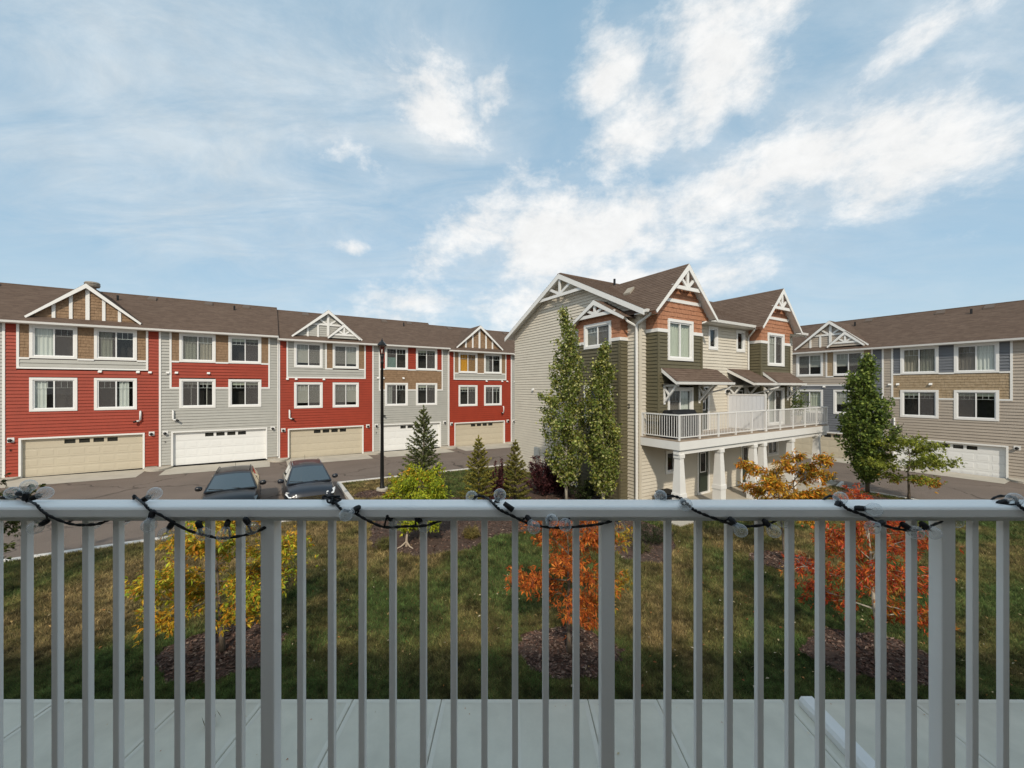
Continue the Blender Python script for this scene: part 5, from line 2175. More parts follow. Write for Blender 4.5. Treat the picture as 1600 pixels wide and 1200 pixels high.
def column_tree(name, label, cat, x, y, H, Rr, h0, nleaf, L, pal, w, seed, bark, prof, tr=0.07, group=None, extra=None, clump=0.09, nbr=90):
    rg = random.Random(seed)
    rng = np.random.default_rng(seed)
    t = thing(name, label, cat, (x, y, gz(x, y) - .02), 0, group)
    wood = MB()
    P = [Vector((rg.uniform(-.03, .03) * k, rg.uniform(-.03, .03) * k, H * .97 * k / 7)) for k in range(8)]
    wood.tube(P, [tr * (1 - .9 * k / 7) for k in range(8)], 8)
    segs = []
    for i in range(nbr):
        f = (i + rg.random()) / nbr
        h = h0 + (H - h0) * f
        r = Rr * prof(f) * (rg.uniform(.45, 1.08) if rg.random() < .85 else rg.uniform(1.1, 1.38))
        az = i * 2.399 + rg.uniform(-.5, .5)
        rise = min(r * rg.uniform(1.0, 1.9) + .15, H * 1.0 - h * .985)
        hb = max(h - rise * .5, h0 * .75)
        kk = min(hb / (H * .97) * 7, 6.99)
        b = P[int(kk)].lerp(P[int(kk) + 1], kk - int(kk))
        e = Vector((b.x + r * math.cos(az), b.y + r * math.sin(az), hb + rise))
        m_ = b.lerp(e, .5) + Vector((math.cos(az), math.sin(az), 0)) * r * .12
        wood.tube([b, m_, e], [tr * .22 * (1 - .6 * f), tr * .14, .004], 4, cap=False)
        segs += [(b.lerp(m_, .3), m_), (m_, e), (m_, e)]
        for q in range(2):
            s0 = m_.lerp(e, rg.random())
            s1 = s0 + Vector((rg.uniform(-1, 1), rg.uniform(-1, 1), rg.uniform(0, .9))) * (r * .28 + .05)
            segs.append((s0, s1))
    if extra:
        for b, e in extra:
            b, e = Vector(b), Vector(e)
            wood.tube([b, e], [tr * .25, .005], 4, cap=False)
            segs += [(b.lerp(e, .4), e)] * 5
    wood.build('trunk', bark, t, smooth=True)
    C, Dr, idx = seg_points(segs, nleaf, rng)
    C = C + rng.normal(0, clump, C.shape)
    D = rng.normal(0, 1, C.shape)
    D[:, 2] -= .45
    Nn = rng.normal(0, .8, C.shape) + C * np.array([.5, .5, 0]) + np.array([0, 0, .5])
    ll = L * rng.uniform(.6, 1.3, nleaf)
    cl = mixcol(rng, nleaf, pal, w)
    br = rng.uniform(.75, 1.25, len(segs))[idx][:, None]
    leaf_cloud('crown', C, D, Nn, ll, ll * .85, np.clip(cl * br, .004, 1), LEAF, t)
    return t


def spruce(label, x, y, H, Rr, seed, n, pal, group='young spruces in the planting bed', h0=.1):
    rg = random.Random(seed)
    rng = np.random.default_rng(seed)
    t = thing('spruce_tree', label, 'spruce', (x, y, gz(x, y) - .02), 0, group)
    wood = MB()
    wood.tube([(0, 0, 0), (0.01, 0, H * .5), (0, 0, H)], [.055 * H / 3, .03 * H / 3, .006], 7)
    segs, wts = [], []
    z = h0
    j = 0
    while z < H * .97:
        f = z / H
        nb = int(9 - 4 * f)
        for k in range(nb):
            az = 2 * PI * k / nb + j * .7 + rg.uniform(-.25, .25)
            ln = Rr * (1 - f) ** .85 * rg.uniform(.7, 1.12) + .04
            d = Vector((math.cos(az), math.sin(az), 0))
            b = Vector((0, 0, z + rg.uniform(-.04, .04)))
            m_ = b + d * ln * .6 + Vector((0, 0, ln * (.10 + .5 * f)))
            e = b + d * ln + Vector((0, 0, ln * (.22 + .8 * f)))
            wood.tube([b, m_, e], [.012 * (1 - .6 * f), .008, .003], 4, cap=False)
            segs += [(b.lerp(m_, .25), m_), (m_, e)]
            s_ = d.cross(Vector((0, 0, 1)))
            for q in range(4):
                p0 = b.lerp(e, .35 + .17 * q) + Vector((0, 0, ln * .03))
                for sg in (-1, 1):
                    p1 = p0 + (d * .7 + s_ * sg * .8 + Vector((0, 0, rg.uniform(-.05, .15)))) * ln * (.36 - .06 * q)
                    segs.append((p0, p1))
        z += .16 + .07 * (1 - f)
        j += 1
    for k in range(3):
        segs.append((Vector((0, 0, H * .9)), Vector((0, 0, H * 1.03))))
    wood.build('trunk', BARK, t, smooth=True)
    C, Dr, idx = seg_points(segs, n, rng)
    D = Dr / (np.linalg.norm(Dr, axis=1, keepdims=True) + 1e-6) + rng.normal(0, .55, C.shape)
    C = C + rng.normal(0, .012, C.shape)
    Nn = rng.normal(0, 1, C.shape) + np.array([0, 0, .6])
    L = rng.uniform(.05, .11, n) * (.8 + .15 * H / 3)
    br = rng.uniform(.7, 1.3, len(segs))[idx][:, None]
    leaf_cloud('crown', C, D, Nn, L, L * .36, np.clip(mixcol(rng, n, pal) * br, .004, 1), LEAF, t, fold=.1)
    return t


def shrub(name, label, x, y, H, Rr, n, pal, seed, L=.06, wd=.6, nst=16, stem=STEMBARK, group=None, spread=.7, cat='shrub', w=None, lift=.0):
    rg = random.Random(seed)
    rng = np.random.default_rng(seed)
    t = thing(name, label, cat, (x, y, gz(x, y) - .02), 0, group)
    wood = MB()
    segs = []
    for i in range(nst):
        az = i * 2.399 + rg.uniform(-.3, .3)
        rr = Rr * math.sqrt((i + .5) / nst) * rg.uniform(.8, 1.1)
        hh = H * (1 - .45 * (rr / Rr) ** 2) * rg.uniform(.72, 1.05)
        b = Vector((math.cos(az) * rr * .15, math.sin(az) * rr * .15, 0))
        m_ = Vector((math.cos(az) * rr * .65, math.sin(az) * rr * .65, hh * .55))
        e = Vector((math.cos(az) * rr, math.sin(az) * rr, hh))
        wood.tube([b, m_, e], [.012, .008, .003], 4, cap=False)
        segs += [(b.lerp(m_, .35 + lift), m_), (m_, e)]
        for q in range(5):
            p0 = m_.lerp(e, rg.uniform(-.5, 1))
            a2 = az + rg.uniform(-1.6, 1.6)
            ll = Rr * rg.uniform(.15, .38)
            segs.append((p0, p0 + Vector((math.cos(a2) * ll, math.sin(a2) * ll, rg.uniform(.0, .9) * ll))))
    wood.build('stems', stem, t, smooth=True)
    C, Dr, idx = seg_points(segs, n, rng)
    C = C + rng.normal(0, .05 * max(.6, Rr), C.shape)
    C[:, 2] = np.maximum(C[:, 2], .03)
    D = Dr / (np.linalg.norm(Dr, axis=1, keepdims=True) + 1e-6) * .7 + rng.normal(0, .7, C.shape)
    Nn = rng.normal(0, .7, C.shape) + np.array([0, 0, 1])
    ll = L * rng.uniform(.6, 1.3, n)
    br = rng.uniform(.7, 1.3, len(segs))[idx][:, None]
    leaf_cloud('crown', C, D, Nn, ll, ll * wd, np.clip(mixcol(rng, n, pal, w) * br, .004, 1), LEAF, t)
    return t


YEL = [(.64, .41, .035), (.68, .35, .03), (.52, .40, .04), (.30, .30, .035), (.64, .26, .025)]
ORG = [(.58, .155, .025), (.46, .10, .018), (.62, .22, .035), (.36, .08, .018)]
REDP = [(.60, .095, .025), (.50, .062, .02), (.64, .16, .03), (.34, .042, .017)]
GOLD = [(.66, .33, .03), (.60, .25, .025), (.68, .42, .05), (.45, .30, .04)]
GRN = [(.085, .135, .022), (.12, .17, .03), (.06, .105, .02), (.20, .22, .04)]
LIME = [(.40, .44, .03), (.32, .40, .03), (.50, .48, .035), (.24, .32, .03)]
OLV = [(.16, .17, .03), (.22, .21, .03), (.12, .13, .025)]


def clump_noise(C, s, seed):
    """smooth pseudo-random field in 0..1, so that a crown turns colour branch by branch"""
    r = np.random.default_rng(seed)
    v = np.zeros(len(C))
    for k in range(5):
        d = r.normal(0, 1, 3)
        d /= np.linalg.norm(d)
        v += np.sin(C @ d * s * (1 + .5 * k) + r.uniform(0, 6.28)) / (1 + .4 * k)
    return np.clip(.5 + v / 4.2, 0, 1)


def pal_mix(A, B, field, rng):
    n = len(field)
    a, b = mixcol(rng, n, A), mixcol(rng, n, B)
    pick = (rng.random(n) < np.clip(field, 0, 1))[:, None]
    return np.where(pick, b, a)


broad_tree('young_tree', 'small tree in yellow and gold autumn leaf on the lawn in front of the cars', 'tree', -5.34, 7.36, 2.62, 1.2, .85, 19000, .082, .026,
           lambda C, rng, i: pal_mix(YEL, LIME, clump_noise(C, 2.3, 3) * 1.3 - .35 + .25 * (1.8 - C[:, 2]) * 0, rng), 7, nb=15, up=(0, 50), leanx=-.12)
broad_tree('young_tree', 'small burnt orange tree in the middle of the lawn with thin grey trunk', 'tree', 1.07, 7.40, 2.72, .95, .95, 14500, .082, .020,
           lambda C, rng, i: pal_mix(ORG, [(.42, .30, .035), (.30, .26, .03), (.55, .30, .03)], (C[:, 0] - .35) * 1.6, rng), 12, nb=14, up=(0, 55), leanx=-.05)
broad_tree('young_tree', 'bright red small tree on the right of the lawn behind the rail post', 'tree', 6.68, 7.25, 2.78, 1.1, .85, 13500, .088, .021,
           lambda C, rng, i: pal_mix(REDP, [(.42, .16, .02), (.30, .17, .025)], clump_noise(C, 2.5, 9) * .9 - .3, rng), 19, nb=14, up=(4, 58), bark=PALEBARK, tr=.05, leanx=-.2)
broad_tree('young_tree', 'golden orange vase shaped tree in front of the white columns', 'tree', 7.91, 11.53, 3.05, 1.0, 1.25, 12500, .10, .036,
           lambda C, rng, i: pal_mix(GOLD, [(.60, .20, .02), (.28, .24, .03)], clump_noise(C, 2.6, 4) * 1.0 - .25, rng), 23, nb=13, up=(10, 62), multi=2, tr=.06, clump=.08)
broad_tree('young_tree', 'rounded lime green bushy tree beside the street lamp', 'tree', -2.98, 12.99, 2.24, .90, .5, 22000, .085, .034,
           lambda C, rng, i: pal_mix(LIME, [(.55, .38, .03), (.60, .26, .02)], clump_noise(C, 3.2, 21) * .8 - .42, rng), 29, nb=20, up=(0, 62), multi=1, tr=.05, clump=.10, bark=STAKE)
broad_tree('young_tree', 'sparse green and rust coloured tree in front of the white garage door', 'tree', 18.33, 18.39, 2.95, 1.4, .9, 12500, .115, .045,
           lambda C, rng, i: pal_mix([(.26, .30, .045), (.34, .36, .05), (.19, .22, .04)], [(.56, .20, .03), (.48, .26, .04)], (1.5 - C[:, 2]) * .9 + clump_noise(C, 2, 2) * .5 - .32, rng), 31, nb=14, up=(-4, 48), tr=.055, clump=.12)
broad_tree('young_tree', 'dark green tree of which only a few leaves reach in at the left edge', 'tree', -12.55, 9.0, 2.7, 1.3, 1.0, 6000, .10, .05,
           lambda C, rng, i: mixcol(rng, len(C), [(.07, .085, .02), (.10, .11, .022), (.05, .06, .015)]), 37, nb=14, up=(0, 55))
asp = lambda f: (min(1.0, .55 + f * 2.2) if f < .22 else max(.10, 1.0 - ((f - .22) / .78) ** 1.25 * .93))
AG = [(.17, .215, .04), (.225, .265, .055), (.105, .145, .028), (.50, .50, .20), (.28, .265, .05)]
column_tree('columnar_aspen', 'taller columnar aspen against the pale gable wall', 'aspen', 2.34, 17.1, 8.35, .98, 1.0, 12500, .105, AG, None, 41, PALEBARK, asp, group='columnar aspens by the cream house', nbr=110,
            extra=[((0, 0, 4.0), (-1.15, .1, 4.75)), ((0, 0, 3.3), (-.95, -.1, 3.75))])
column_tree('columnar_aspen', 'shorter columnar aspen in front of the olive side bay', 'aspen', 3.77, 16.42, 6.85, .92, .7, 10500, .105, AG, None, 43, PALEBARK, asp, group='columnar aspens by the cream house')
egg = lambda f: (.55 + .45 * min(1, f / .25)) if f < .25 else max(.10, 1 - ((f - .25) / .75) ** 1.4 * .92)
column_tree('oval_tree', 'dense dark green oval tree at the edge of the side lane', 'tree', 17.61, 19.73, 6.75, 1.04, .55, 15000, .12, [(.10, .15, .03), (.135, .19, .038), (.21, .26, .05), (.07, .11, .025)], None, 47, BARK, egg, tr=.09, nbr=120, clump=.11)
SPR = [(.11, .135, .045), (.15, .175, .055), (.08, .10, .038), (.21, .22, .07)]
spruce('tall blue green spruce behind the lime green bush', -3.71, 16.74, 4.15, 1.28, 51, 26000, SPR)
spruce('short yellowish spruce between the lime bush and the cream house', -1.35, 16.10, 3.0, .98, 53, 17000, [(.27, .24, .045), (.36, .31, .05), (.18, .17, .04)])
spruce('slim olive spruce among the burgundy shrubs', .13, 16.58, 2.8, .82, 57, 15000, [(.23, .21, .045), (.30, .26, .05), (.15, .15, .04)])
BUR = [(.07, .022, .026), (.10, .03, .034), (.045, .016, .02), (.15, .055, .05)]
GB_ = 'burgundy shrubs in the planting bed'
shrub('burgundy_shrub', 'upright burgundy shrub between the two small spruces', -.55, 17.0, 2.1, .55, 4600, BUR, 61, .07, .6, 12, group=GB_)
shrub('burgundy_shrub', 'largest burgundy shrub below the meter box', 1.45, 18.5, 2.05, .95, 9000, BUR, 63, .07, .6, 18, group=GB_)
shrub('burgundy_shrub', 'low dark burgundy shrub at the foot of the yellowish spruce', -.75, 15.6, .85, .75, 4200, BUR, 65, .06, .6, 14, group=GB_)
shrub('burgundy_shrub', 'burgundy shrub beside the trunk of the taller aspen', 2.2, 18.7, 1.5, .7, 5000, BUR, 67, .07, .6, 14, group=GB_)
DG = [(.03, .045, .014), (.045, .06, .02), (.022, .035, .012)]
shrub('green_shrub', 'dark green shrub between the two aspen trunks', 3.15, 17.3, 1.35, .7, 2600, DG, 69, .07, .6, 14)
shrub('green_shrub', 'low dark green juniper at the corner of the patio', 4.55, 12.95, .55, .75, 2200, DG, 71, .06, .3, 18)
shrub('green_shrub', 'tiny green shrub in the bark mulch near the patio corner', 3.95, 12.2, .3, .35, 700, [(.08, .09, .025), (.12, .12, .03)], 73, .06, .3, 10)
shrub('green_shrub', 'small olive shrub beside the walk at the far end of the patio', 17.0, 21.9, .6, .65, 1200, OLV, 75, .08, .5, 12)
shrub('orange_shrub', 'small orange shrub below the last white column', 13.9, 16.6, .95, .6, 1400, [(.60, .17, .025), (.52, .11, .02), (.48, .24, .03)], 77, .09, .35, 12)
shrub('ornamental_grass', 'tawny tuft of grass on the right of the mulch bed by the lime tree', -1.35, 13.2, .42, .35, 700, [(.28, .21, .07), (.20, .17, .05)], 79, .22, .07, 16, cat='grass clump')
shrub('ornamental_grass', 'olive tuft of grass at the front of the mulch bed by the lime tree', -3.9, 12.3, .35, .3, 600, [(.16, .15, .05), (.12, .12, .03)], 81, .2, .07, 16, cat='grass clump')
shrub('weed', 'thin dark weed sprouting by the concrete walk below the rail', -4.35, 5.75, .36, .07, 34, [(.16, .13, .06), (.12, .10, .05)], 83, .16, .05, 6, cat='weed')


def stakes():
    x, y = -3.3, 12.45
    t = thing('root_stub', 'pale forked stub of wood standing in the mulch below the lime tree', 'stub', (x, y, gz(x, y)))
    m = MB()
    m.tube([(0, 0, 0), (0.0, 0.02, .25), (0.03, .1, .6)], [.04, .035, .03], 6)
    m.build('stem', STAKE, t)
    for sg in (-1, 1):
        m = MB()
        m.tube([(0, 0, .16), (sg * .14, -.12, .05), (sg * .26, -.2, .02)], [.03, .022, .014], 6)
        m.build('root', STAKE, t)


stakes()


def potted():
    t = thing('potted_plant', 'leafy potted plant on the far end of the white balcony', 'potted plant', W(13.4 + 12.2, 11.5 - .7, 2.966), TH)
    m = MB()
    m.lathe((0, 0, 0), [(.16, 0), (.22, .42), (.24, .42), (.24, .46), (.19, .46), (.19, .40)], 14)
    m.build('pot', CONC, t)
    rng = np.random.default_rng(5)
    n = 700
    C = rng.normal(0, 1, (n, 3)) * np.array([.22, .22, .42]) + np.array([0, 0, 1.15])
    leaf_cloud('foliage', C, rng.normal(0, 1, (n, 3)), rng.normal(0, 1, (n, 3)), rng.uniform(.06, .14, n), rng.uniform(.04, .08, n), mixcol(rng, n, GRN), LEAF, t)
    m = MB()
    for k in range(6):
        m.tube([(0, 0, .42), (rng.normal(0, .1), rng.normal(0, .1), .9), (rng.normal(0, .2), rng.normal(0, .2), 1.4)], .008, 4)
    m.build('stems', BARK, t)


potted()

# ------------------------------------------------------------------ parked cars
def car(label, u, v, paint, seed, roof_z=1.66, headlamp=LAMPW, roofcol=None, turn=0.0):
    """front towards the camera: local y runs from the front bumper (0) to the tail (4.6), x across"""
    p = W(u, v)
    t = thing('parked_car', label, 'car', (p.x, p.y, G(p.x, p.y) + .002), TH + turn, 'dark cars parked side by side')
    st = [  # y, half width, sill, bonnet/belt height, crown
        (0.00, .62, .34, .66, .03), (0.05, .74, .24, .78, .04), (0.16, .83, .20, .88, .05), (0.40, .895, .20, .955, .055), (0.80, .92, .20, 1.005, .06),
        (1.22, .93, .20, 1.05, .045), (1.6, .93, .20, 1.07, .0), (2.4, .935, .20, 1.06, .0), (3.3, .935, .20, 1.07, .0), (3.9, .925, .22, 1.085, .0), (4.3, .89, .26, 1.08, .02),
        (4.5, .84, .32, 1.0, .02), (4.58, .76, .38, .86, .02)]
    m = MB()
    rows_ = []
    for y, w, zl, zb, cr in st:
        half = [(w * .90, zl), (w, zl + .14), (w, zl + (zb - zl) * .55), (w * .985, zb - .16), (w * .955, zb - .06), (w * .90, zb), (w * .45, zb + cr * .8), (0, zb + cr)]
        ring = [(x, y, z) for x, z in half] + [(-x, y, z) for x, z in reversed(half[:-1])]
        rows_.append(ring)
    n = len(rows_[0])
    for r_ in rows_:
        m.v += r_
    for i in range(len(rows_) - 1):
        for k in range(n - 1):
            m.f.append((i * n + k, i * n + k + 1, (i + 1) * n + k + 1, (i + 1) * n + k))
        m.f.append((i * n + n - 1, i * n, (i + 1) * n, (i + 1) * n + n - 1))
    m.f.append(tuple(reversed(range(n))))
    m.f.append(tuple((len(rows_) - 1) * n + k for k in range(n)))
    body = m.build('body', paint, t, smooth=True)
    es = body.modifiers.new('edges', 'EDGE_SPLIT')
    es.split_angle = R(38)
    # cabin: windscreen base, roof front, roof rear, tail
    zr = roof_z
    cab = [(1.10, .80, 1.06), (2.02, .615, zr - .045), (2.5, .63, zr), (3.5, .62, zr - .015), (3.95, .60, zr - .06), (4.42, .74, 1.08)]
    m = MB()
    rr = MB()
    # pillars as painted frames: build side shells with window cut-outs as separate strips
    def side(sg):
        top = [(2.02, .615, zr - .045), (2.5, .63, zr - .03), (3.5, .62, zr - .045), (3.95, .60, zr - .08)]
        bot = [(1.10, .86, 1.05), (2.35, .885, 1.06), (3.4, .885, 1.065), (4.42, .80, 1.08)]
        def q(a, b, c, d, mm):
            P = [(sg * x, y, z) for y, x, z in (a, b, c, d)]
            mm.poly(P if sg > 0 else P[::-1])
        lerp = lambda a, b, f: tuple(a[i] + (b[i] - a[i]) * f for i in range(3))
        # full painted side
        for i in range(3):
            q(bot[i], bot[i + 1], top[i + 1], top[i], m)
        gl = []
        for i, (f0, f1) in enumerate(((.16, .95), (.05, .95), (.06, .70))):
            a, b = lerp(bot[i], bot[i + 1], f0), lerp(bot[i], bot[i + 1], f1)
            c, d = lerp(top[i], top[i + 1], f1), lerp(top[i], top[i + 1], f0)
            w0 = [lerp(a, d, .06), lerp(b, c, .06), lerp(b, c, .86), lerp(a, d, .86)]
            w0 = [(y, x + .008, z + .002) for y, x, z in w0]
            g = MB()
            q(*w0, g)
            g.build('side_window', DARKGLASS, t)
    side(1)
    side(-1)
    # windscreen surround, rear, roof skin
    def across(a, b, k=6, bow=.0):
        return [((a[1] * (1 - 2 * j / k)), a[0] - bow * (1 - (1 - 2 * j / k) ** 2), a[2] + b * (1 - (1 - 2 * j / k) ** 2)) for j in range(k + 1)]
    L_ = [across((1.10, .86, 1.05), .02, bow=.16), across((2.02, .615, zr - .045), .045, bow=.05), across((2.5, .63, zr - .03), .055), across((3.5, .62, zr - .045), .05), across((3.95, .60, zr - .08), .04), across((4.42, .80, 1.08), .02, bow=-.06)]
    b = len(m.v)
    for r_ in L_:
        m.v += r_
    for i in range(5):
        for k in range(6):
            m.f.append((b + i * 7 + k, b + i * 7 + k + 1, b + (i + 1) * 7 + k + 1, b + (i + 1) * 7 + k))
    c = m.build('cabin', paint, t, smooth=True)
    es = c.modifiers.new('edges', 'EDGE_SPLIT')
    es.split_angle = R(35)
    g = MB()
    A, B = L_[0], L_[1]
    rowsg = []
    for f in (.07, .5, .93):
        ring = []
        for k in range(7):
            x = (A[k][0] * (1 - f) + B[k][0] * f) * .92
            ring.append((x, A[k][1] * (1 - f) + B[k][1] * f - .006, A[k][2] * (1 - f) + B[k][2] * f + .010))
        rowsg.append(ring)
    for r_ in rowsg:
        g.v += r_
    for i in range(2):
        for k in range(6):
            g.f.append((i * 7 + k, i * 7 + k + 1, (i + 1) * 7 + k + 1, (i + 1) * 7 + k))
    g.build('windscreen', DARKGLASS, t, smooth=True)
    w = MB()
    w.tube([(.30, 1.02, 1.125), (-.28, 1.14, 1.16)], .009, 4)
    w.build('wiper', CARPLASTIC, t)
    w = MB()
    w.tube([(-.25, 1.03, 1.125), (-.72, 1.22, 1.15)], .009, 4)
    w.build('wiper', CARPLASTIC, t)
    w = MB()
    w.box(-.80, .80, .97, 1.10, 1.075, 1.085)
    w.build('cowl', CARPLASTIC, t)
    for sg in (-1, 1):
        mi = MB()
        mi.lathe((sg * .93, 1.52, 1.13), [(.05, 0), (.085, .04), (.10, .12), (.085, .20), (.03, .235)], 10, (sg * 1, -.08, .12))
        mi.build('mirror', paint, t, smooth=True)
        h = MB()
        q = [(sg * .88, .34, .93), (sg * .52, .085, .835), (sg * .52, .035, .73), (sg * .80, .10, .73), (sg * .915, .42, .82)]
        q = [(x + sg * .012, y - .014, z + .004) for x, y, z in q]
        h.poly(q if sg < 0 else q[::-1])
        o = h.build('headlight', headlamp, t)
        rl = MB()
        rl.tube([(sg * .56, 2.35, zr + .0), (sg * .57, 2.5, zr + .045), (sg * .565, 3.5, zr + .03), (sg * .55, 3.75, zr - .03)], .016, 5)
        rl.build('roof_rail', CARPLASTIC if paint is CARBLACK else CHROME, t)
        for y in (.86, 3.66):
            ty = MB()
            ty.lathe((sg * .70, y, .345), [(.20, 0), (.33, .0), (.345, .03), (.345, .19), (.33, .225), (.22, .23)], 20, (sg, 0, 0))
            wh = ty.build('wheel', TYRE, t, smooth=False)
            ri = MB()
            for k in range(5):
                a = 2 * PI * k / 5
                ri.tube([(sg * .932, y, .345), (sg * .930, y + .2 * math.cos(a), .345 + .2 * math.sin(a))], .028, 4)
            ri.lathe((sg * .905, y, .345), [(.225, 0), (.225, .025), (.20, .028)], 18, (sg, 0, 0))
            ri.build('rim', RIM, wh)
    gr = MB()
    for k in range(4):
        gr.box(-.46 + .02 * k, .46 - .02 * k, -.015 - .002, .03, .70 - k * .06, .735 - k * .06)
    gr.build('grille', CHROME, t)
    an = MB()
    an.tube([(0, 3.6, zr + .01), (0, 3.78, zr + .20)], .006, 4)
    an.build('aerial', BLACK, t)
    return t


def mat_darkglass():
    m = bpy.data.materials.new('windscreen_glass')
    m.use_nodes = True
    b = m.node_tree.nodes['Principled BSDF']
    b.inputs['Base Color'].default_value = (.045, .052, .052, 1)
    b.inputs['Roughness'].default_value = .04
    b.inputs['Specular IOR Level'].default_value = .9
    b.inputs['Coat Weight'].default_value = 1.0
    b.inputs['Coat IOR'].default_value = 1.8
    return m


DARKGLASS = mat_darkglass()
car('glossy black sport utility car on the left of the pair, with rounded roof', -1.22, 17.75, CARBLACK, 1, 1.57, headlamp=DARKGLASS)
car('dark grey sport utility car with pale headlamps nearest the kerbed lawn', 1.50, 17.70, CARNAVY, 2, 1.63)

# ------------------------------------------------------------------ bark mulch
RNG = np.random.default_rng(99)
MUL = [(.13, .075, .055), (.20, .125, .095), (.06, .036, .028), (.25, .18, .14), (.13, .07, .05), (.08, .05, .04)]
BEDS = []          # (test function) for keeping grass out


def vnoise(x, y, seed, s):
    r = np.random.default_rng(seed)
    g = r.random((64, 64)).astype(np.float32)
    X, Y = x * s, y * s
    xi, yi = np.floor(X).astype(int), np.floor(Y).astype(int)
    fx, fy = X - xi, Y - yi
    fx, fy = fx * fx * (3 - 2 * fx), fy * fy * (3 - 2 * fy)
    a, b = g[xi % 64, yi % 64], g[(xi + 1) % 64, yi % 64]
    c, d = g[xi % 64, (yi + 1) % 64], g[(xi + 1) % 64, (yi + 1) % 64]
    return (a * (1 - fx) + b * fx) * (1 - fy) + (c * (1 - fx) + d * fx) * fy


def in_poly(x, y, P):
    ins = np.zeros(len(x), bool)
    n = len(P)
    for i in range(n):
        x0, y0 = P[i]
        x1, y1 = P[(i + 1) % n]
        c = ((y0 > y) != (y1 > y)) & (x < (x1 - x0) * (y - y0) / (y1 - y0 + 1e-12) + x0)
        ins ^= c
    return ins


def mulch(P, chips, seed, pal=MUL, hump=.05, size=1.0):
    """bark bed with a wavy outline: a low mound and loose chips lying on it"""
    rg = random.Random(seed)
    rng = np.random.default_rng(seed)
    Q = []
    n = len(P)
    for i in range(n):
        a, b = P[i], P[(i + 1) % n]
        for k in range(5):
            f = k / 5
            Q.append((a[0] + (b[0] - a[0]) * f + rg.uniform(-.06, .06), a[1] + (b[1] - a[1]) * f + rg.uniform(-.06, .06)))
    cx, cy = sum(p[0] for p in Q) / len(Q), sum(p[1] for p in Q) / len(Q)
    BEDS.append(Q)
    m = MB()
    m.v.append((cx, cy, gz(cx, cy) + hump))
    rings = 4
    for r_ in range(1, rings + 1):
        f = r_ / rings
        for x, y in Q:
            X, Y = cx + (x - cx) * f, cy + (y - cy) * f
            m.v.append((X, Y, gz(X, Y) + .006 + (hump * (1 - f * f) + (rg.uniform(0, .012) if f < 1 else 0))))
    k = len(Q)
    for i in range(k):
        j = (i + 1) % k
        m.f.append((0, 1 + i, 1 + j))
        for r_ in range(rings - 1):
            m.f.append((1 + r_ * k + i, 1 + (r_ + 1) * k + i, 1 + (r_ + 1) * k + j, 1 + r_ * k + j))
    m.build('mulch_bed', mat('dark_bark_mulch', (.085, .055, .042), .95, .35, 9, .6, 60), kind='structure')
    xs = [p[0] for p in Q]
    ys = [p[1] for p in Q]
    N = chips * 3
    x = rng.uniform(min(xs), max(xs), N)
    y = rng.uniform(min(ys), max(ys), N)
    ok = in_poly(x, y, Q)
    x, y = x[ok][:chips], y[ok][:chips]
    n = len(x)
    # height of the mound under each chip (radial fraction)
    dx, dy = x - cx, y - cy
    rad = np.hypot(dx, dy) / (np.mean(np.hypot(np.array(xs) - cx, np.array(ys) - cy)) + 1e-6)
    z = (-0.03 - 0.01 * (CT * x + ST * y)) + LZ + .014 + hump * np.clip(1 - rad ** 2, 0, 1)
    C = np.stack([x, y, z], 1)
    D = rng.normal(0, 1, (n, 3)) * np.array([1, 1, .25])
    Nn = rng.normal(0, .35, (n, 3)) + np.array([0, 0, 1])
    L = rng.uniform(.03, .12, n) * size
    leaf_cloud('bark_chips', C, D, Nn, L, L * rng.uniform(.25, .5, n), mixcol(rng, n, pal), CHIP, None, fold=.3, kind='stuff')


def ring(x, y, r, k=10, sx=1.0, sy=1.0, seed=0):
    rg = random.Random(seed)
    return [(x + r * sx * math.cos(2 * PI * i / k) * rg.uniform(.88, 1.1), y + r * sy * math.sin(2 * PI * i / k) * rg.uniform(.88, 1.1)) for i in range(k)]


mulch(ring(-5.42, 7.5, 1.0, seed=1, sx=1.1, sy=.85), 2600, 1)
mulch(ring(1.05, 7.55, .95, seed=2, sx=1.05, sy=.8), 2400, 2)
mulch(ring(6.75, 7.5, 1.05, seed=3, sx=1.15, sy=.75), 2400, 3)
mulch(ring(7.95, 11.6, .95, seed=4, sx=1.05, sy=.8), 1500, 4)
mulch([(-5.0, 13.9), (-4.4, 12.4), (-2.9, 11.75), (-1.3, 12.2), (-.5, 13.5), (.9, 13.9), (2.8, 13.6), (3.3, 11.6), (4.4, 11.3), (5.2, 12.6), (5.6, 13.9), (4.6, 15.6), (5.2, 17.2), (1.6, 21.6), (.2, 23.2), (-1.2, 21), (-1.8, 18.2), (-4.6, 17.8), (-5.2, 15.8)], 9000, 5, size=1.1, hump=.03)
mulch(ring(-6.6, 18.6, .75, seed=6), 700, 6)
mulch([(17.0, 20.2), (17.4, 19.0), (18.1, 17.4), (17.2, 16.4), (15.2, 16.2), (13.6, 16.4), (13.7, 17.4), (15.6, 18.6), (16.4, 20)], 1700, 7, hump=.02)


